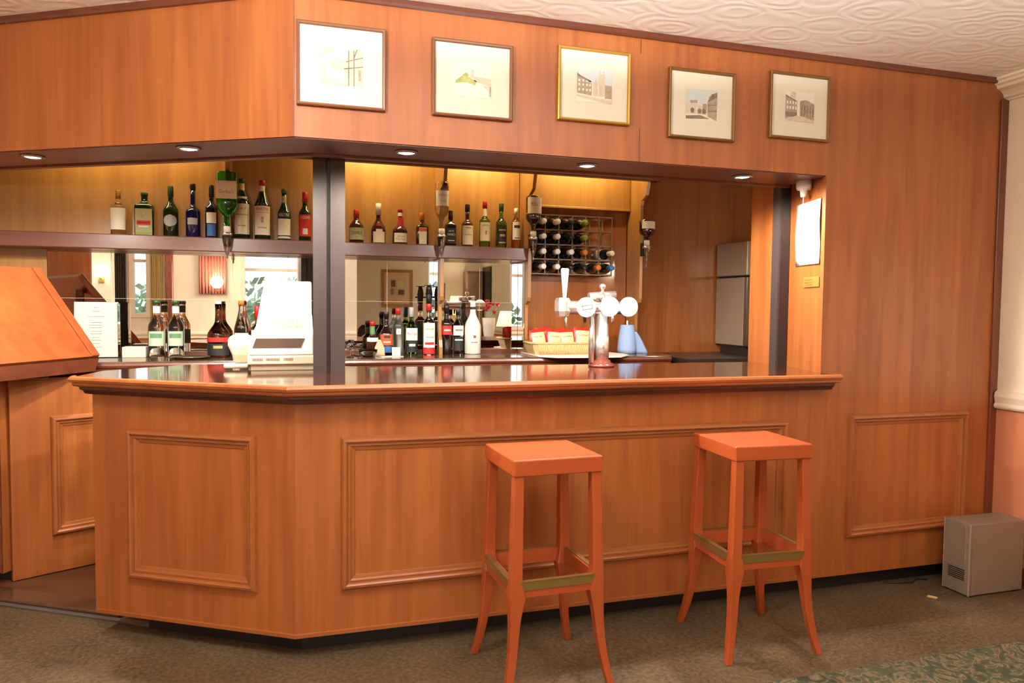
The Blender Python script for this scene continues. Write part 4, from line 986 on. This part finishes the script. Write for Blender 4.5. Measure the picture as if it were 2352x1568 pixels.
obj('glass_shade', B().lathe([(0,-.02),(.04,-.015),(.075,.03),(.085,.07),(.07,.11),(.04,.13),(0,.135)], c=(0,.12,0), n=20), M['lampglow'], wl)
wp = thing('framed_picture', 'brown framed abstract picture reflected in the mirror behind the bottles', 'picture', (1.94,-6.598,1.335))
obj('frame', B().sweep([(-.28,0,0),(-.28,0,.67),(.28,0,.67),(.28,0,0)], (0,1,0), [(0,0),(0,.03),(.05,.025),(.05,0)], True), plain('picture_wood', (166,116,64), .5), wp)
obj('mount', B().box(-.25,0,.03,.25,.01,.64), plain('buff_mount', (222,190,146), .8), wp)
b = B()
for mi, (x0,z0,x1,z1) in enumerate(((-.13,.20,.15,.50),(-.11,.36,-.03,.48),(.0,.34,.12,.48),(-.12,.22,-.06,.33),(.02,.22,.13,.31))):
    b.mi = mi; b.box(x0,.008,z0,x1,.0105+.0004*mi,z1)
obj('artwork', b, [plain('art_buff',(206,184,140),.8),plain('art_brown',(110,84,64),.8),plain('art_cream',(222,206,150),.8),plain('art_grey',(150,130,110),.8),plain('art_umber',(120,92,80),.8)], wp)
ms = thing('dark_mirror', 'dark framed looking glass on the right wall seen in the mirror', 'mirror', (3.495,-6.1,1.45))
obj('frame', B().box(-.02,-.28,-.05,0,.28,.62), M['black'], ms, bevel=.005); obj('glass', B().box(-.024,-.24,-.01,-.02,.24,.58), plain('dark_glass', (40,36,32), .1), ms)
cbn = thing('tall_cabinet', 'tall grey-brown cabinet in the far corner seen in the mirror', 'cabinet', (3.22,-6.58,0))
obj('body', B().box(-.06,0,0,.24,.30,2.0), plain('grey_brown_paint', (150,120,92), .6), cbn, bevel=.005); obj('door', B().box(-.05,.30,.05,.23,.315,1.95), plain('grey_brown_door', (156,126,98), .6), cbn, bevel=.004)
sb = thing('sideboard', 'dark low sideboard against the right wall, seen in the mirror', 'sideboard', (2.98,-3.5,.008))
obj('top', B().box(-.46,-.35,.80,.46,.35,.84), W['dark'], sb, bevel=.005)
obj('body', B().box(-.42,-.32,.08,.42,.32,.80), W['darkz'], sb)
for sx in (-1,1):
    for sy in (-1,1): obj('leg', B().box(sx*.40-.02,sy*.30-.02,0,sx*.40+.02,sy*.30+.02,.08), W['darkz'], sb)
def table_lamp(label, x, y, z, h, r):
    t = thing('table_lamp', label, 'lamp', (x,y,z), 0, 'table lamps in the room')
    obj('base', B().lathe([(0,0),(r*.6,0),(r*.6,.015),(.02,.03),(.035,h*.25),(.015,h*.45),(.008,h*.6),(0,h*.6)], n=18), M['brass'], t)
    obj('lamp_shade', B().lathe([(r,h*.52),(r*.62,h),(r*.60,h),(r*.97,h*.52)], n=24), M['shade'], t)
    L = bpy.data.lights.new('table_lamp_bulb', 'POINT'); L.energy = 34; L.color = (1,.82,.58); L.shadow_soft_size = .05
    o = bpy.data.objects.new('table_lamp_bulb', L); COL.objects.link(o); o.location = (x,y,z+h*.78)
table_lamp('lit table lamp beside the red flowers, seen in the mirror', 3.08,-3.5,.84,.46,.15)
table_lamp('lit table lamp at the back of the room, seen in the mirror', 2.95,-6.2,.84,.70,.17)
table_lamp('small lit table lamp right of the flowers, seen in the mirror', 3.30,-3.72,.84,.28,.08)
bt = thing('back_table', 'dark side table under the far lamp at the back of the room', 'table', (2.75,-6.25,0))
obj('top', B().box(-.35,-.25,.80,.35,.25,.84), W['dark'], bt, bevel=.004)
for sx in (-1,1):
    for sy in (-1,1): obj('leg', B().box(sx*.31-.02,sy*.21-.02,0,sx*.31+.02,sy*.21+.02,.80), W['darkz'], bt)
vs = thing('flower_vase', 'white fluted vase of red roses seen in the mirror', 'vase', (2.80,-3.45,.84))
obj('vase', B().lathe([(0,0),(.05,0),(.06,.02),(.075,.12),(.088,.25),(.095,.36),(.088,.36),(.07,.12),(0,.10)], n=24), M['white'], vs)
rnd = random.Random(3)
st = B(); fw = B(); lf = B()
for k in range(9):
    a_ = rnd.uniform(-.9,.9); hx = .11*math.sin(a_*1.4)+.05; hy = rnd.uniform(-.06,.06); hz = .42+rnd.uniform(0,.20)
    st.tube([(0,0,.2),(hx*.6,hy*.6,hz*.75),(hx,hy,hz)], .003, 6)
    fw.lathe([(0,-.02),(.022,-.008),(.032,.012),(.026,.028),(.014,.034),(.010,.028),(0,.03)], c=(hx,hy,hz), n=10)
    lf.loft([[(hx*.6,hy*.6,hz*.75),(hx*.6+.01,hy*.6,hz*.75+.01),(hx*.6+.005,hy*.6+.004,hz*.75)],[(hx*.6+.04,hy*.6,hz*.75+.03),(hx*.6+.05,hy*.6,hz*.75+.05),(hx*.6+.045,hy*.6+.004,hz*.75+.03)]])
obj('stems', st, M['leaf'], vs); obj('leaves', lf, M['leaf'], vs); obj('roses', fw, M['rose'], vs)
def chair(label, x, y, rz):
    t = thing('armchair', label, 'chair', (x,y,.008 if x > -.4 else 0), rz, 'armchairs in the room')
    obj('seat', B().box(-.26,-.26,.30,.26,.26,.46), M['chair'], t, bevel=.03, seg=3)
    obj('backrest', B().loft([[(-.27,-.30,.40),(.27,-.30,.40),(.27,-.20,.40),(-.27,-.20,.40)],[(-.28,-.36,.95),(.28,-.36,.95),(.28,-.28,.95),(-.28,-.28,.95)],[(-.22,-.37,1.02),(.22,-.37,1.02),(.22,-.30,1.02),(-.22,-.30,1.02)]]), M['chair'], t, bevel=.02, seg=3)
    for sx in (-1,1):
        obj('armrest', B().box(sx*.29-.035,-.24,.56,sx*.29+.035,.22,.62).box(sx*.29-.02,.14,.30,sx*.29+.02,.20,.56), M['chair'], t, bevel=.01)
        for sy in (-1,1): obj('leg', B().box(sx*.22-.02,sy*.22-.02,0,sx*.22+.02,sy*.22+.02,.30), W['darkz'], t)
chair('dark upholstered chair reflected behind the small green-necked bottle', 1.40,-5.6,0.2)
# garden outside the windows
rnd = random.Random(11)
for i, (x, y, s_, lb) in enumerate(((-2.40,-7.0,.8,'leafy green bush outside the narrow window'),(-.60,-7.1,.85,'leafy green bush outside the wide window, left'),(.35,-8.7,.9,'leafy green bush outside the wide window, right'))):
    bsh = thing('garden_bush', lb, 'bush', (x,y,-.2), 0, 'bushes outside')
    f_ = B()
    for k in range(600):
        p_ = Vector((max(-.85,min(.85,rnd.gauss(0,.45))),max(-.6,min(.6,rnd.gauss(0,.35))),min(1.9,abs(rnd.gauss(.9,.5)))))*s_*1.0; p_.z += .35
        d1 = Vector((rnd.uniform(-1,1),rnd.uniform(-1,1),rnd.uniform(-1,1))).normalized()*.10; d2 = Vector((rnd.uniform(-1,1),rnd.uniform(-1,1),rnd.uniform(-1,1))).normalized()*.06
        f_.poly([tuple(p_-d1),tuple(p_+d2),tuple(p_+d1),tuple(p_-d2)])
    obj('foliage', f_, M['leaf'], bsh, recalc=False)
    obj('stem', B().tube([(0,0,0),(.02,.0,.5),(0,0,1.2)], .03), W['darkz'], bsh)
tag(obj('garden_ground', B().box(-9,-16,-.3,9,-4.4,-.2), plain('garden_lawn', (150,160,120), .9, var=.2, scale=3)), 'pale lawn outside the windows', 'lawn')

# ---------------------------------------------------------------- added fill lamps out of frame, pillar lamp and daylight
def pendant(label, x, y, st, dz=0.0):  # added lamps out of frame, filling light on the bulkhead corner and ceiling
    t = thing('fill_pendant', label, 'pendant lamp', (x,y,ZC), 0, 'added fill lamps out of frame')
    obj('rose', B().lathe([(0,0),(.05,0),(.05,-.02),(.01,-.03),(0,-.03)], n=20), M['brass'], t)
    obj('rod', B().tube([(0,0,-.02),(0,0,-.16-dz)], .006), M['brass'], t)
    obj('globe', B().lathe([(0,-.15),(.05,-.155),(.09,-.19),(.11,-.25),(.09,-.31),(.05,-.345),(0,-.35)], c=(0,0,-dz), n=24), emit('fill_pendant_globe', (255,246,230), st), t)
pendant('added globe lamp out of frame, brightening the bar corner', -.38,-1.10,235,-.05)
pendant('added globe lamp out of frame, weak fill from the rear', 1.6,-3.8,6)
jl = thing('wall_lamp', 'small added lamp hidden behind the jamb wall, brightening the back wall', 'lamp', (2.80,.702,1.72))  # added lamp, unseen behind the jamb, to brighten the back wall
obj('backplate', B().box(-.04,0,-.06,.04,.015,.06), M['brass'], jl)
obj('glass_shade', B().lathe([(0,-.06),(.03,-.055),(.045,-.02),(.045,.02),(.03,.055),(0,.06)], c=(0,.06,0), n=20), emit('fill_lamp_glass', (255,236,205), 80), jl)
def uplighter(label, x, y, z, e):  # added unseen lamp, stands in for flash bounced off the ceiling
    t = thing('fill_uplighter', label, 'added fill light', (x,y,z), 0)
    obj('bowl', B().lathe([(0,-.06),(.05,-.05),(.10,-.01),(.115,.03),(.110,.03),(.095,-.005),(.045,-.04),(0,-.05)], n=24), M['brass'], t)
    obj('chains', B().tube([(.108,0,.028),(.02,0,ZC-z)], .003, 6).tube([(-.054,.094,.028),(-.01,.02,ZC-z)], .003, 6).tube([(-.054,-.094,.028),(-.01,-.02,ZC-z)], .003, 6), M['brass'], t)
    L = bpy.data.lights.new('bounce_fill_beam', 'SPOT'); L.energy = e; L.color = (1,.97,.93); L.spot_size = 2.92; L.spot_blend = .12; L.shadow_soft_size = .05
    o = bpy.data.objects.new('bounce_fill_beam', L); COL.objects.link(o); o.location = (x,y,z+.035); o.rotation_euler = (PI,0,0)
uplighter('added brass bowl uplighter out of frame, standing in for bounced flash', 1.0,-2.2,2.0,365)
struct('wall_pillar', B().box(-2.22, -3.35, 0, -2.02, -3.12, ZC), M['wall'])
sc_ = thing('wall_lamp', 'lit wall lamp on the cream pillar at the left of the mirror', 'lamp', (-2.12,-3.119,1.66))
obj('backplate', B().box(-.03,0,-.05,.03,.012,.05), M['brass'], sc_)
obj('arm', B().tube([(0,.01,0),(0,.06,-.01),(0,.075,.02)], .006), M['brass'], sc_)
obj('glass_shade', B().lathe([(0,.0),(.03,.005),(.05,.035),(.055,.07),(.045,.10),(.02,.115),(0,.118)], c=(0,.075,.01), n=20), emit('lit_sconce_glass', (255,240,218), 200), sc_)

wld = bpy.data.worlds.new('daylight'); SC.world = wld; wld.use_nodes = True
bg = wld.node_tree.nodes['Background']; bg.inputs['Color'].default_value = (.86,.94,1.0,1); bg.inputs['Strength'].default_value = 3.0
for (x, w_, z0, z1) in ((-1.875,.27,1.17,2.2), (-.19,.82,1.0,2.2)):
    o = area('window_portal', (x,RY-.2,(z0+z1)/2), w_, z1-z0, 1, (1,1,1), (math.radians(90),0,0)); o.data.cycles.is_portal = True

# ---------------------------------------------------------------- camera and colour
cam = bpy.data.cameras.new('camera'); co = bpy.data.objects.new('camera', cam); COL.objects.link(co)
F_PX = 1709.77; yaw, pitch, roll = .2996, -.0487, .0104
cam.sensor_width = 36; cam.lens = F_PX/2352*36; cam.clip_start = .05
fw = Vector((math.sin(yaw)*math.cos(pitch), math.cos(yaw)*math.cos(pitch), math.sin(pitch)))
r0 = Vector((math.cos(yaw), -math.sin(yaw), 0)); u0 = r0.cross(fw)
rr = r0*math.cos(roll)+u0*math.sin(roll); ur = -r0*math.sin(roll)+u0*math.cos(roll)
Mx = Matrix.Identity(4)
for i in range(3): Mx[i][0] = rr[i]; Mx[i][1] = ur[i]; Mx[i][2] = -fw[i]
Mx[0][3], Mx[1][3], Mx[2][3] = -.0452, -2.9451, 1.3865
co.matrix_world = Mx
SC.camera = co
vs_ = SC.view_settings; vs_.view_transform = 'Standard'; vs_.look = 'None'; vs_.exposure = -0.30; vs_.gamma = 1.0; vs_.use_curve_mapping = False
cy = SC.cycles
cy.use_denoising = True; cy.max_bounces = 9; cy.diffuse_bounces = 4; cy.glossy_bounces = 5; cy.transmission_bounces = 7; cy.transparent_max_bounces = 6
cy.sample_clamp_indirect = 6.0; cy.caustics_reflective = False; cy.caustics_refractive = False; cy.use_adaptive_sampling = True
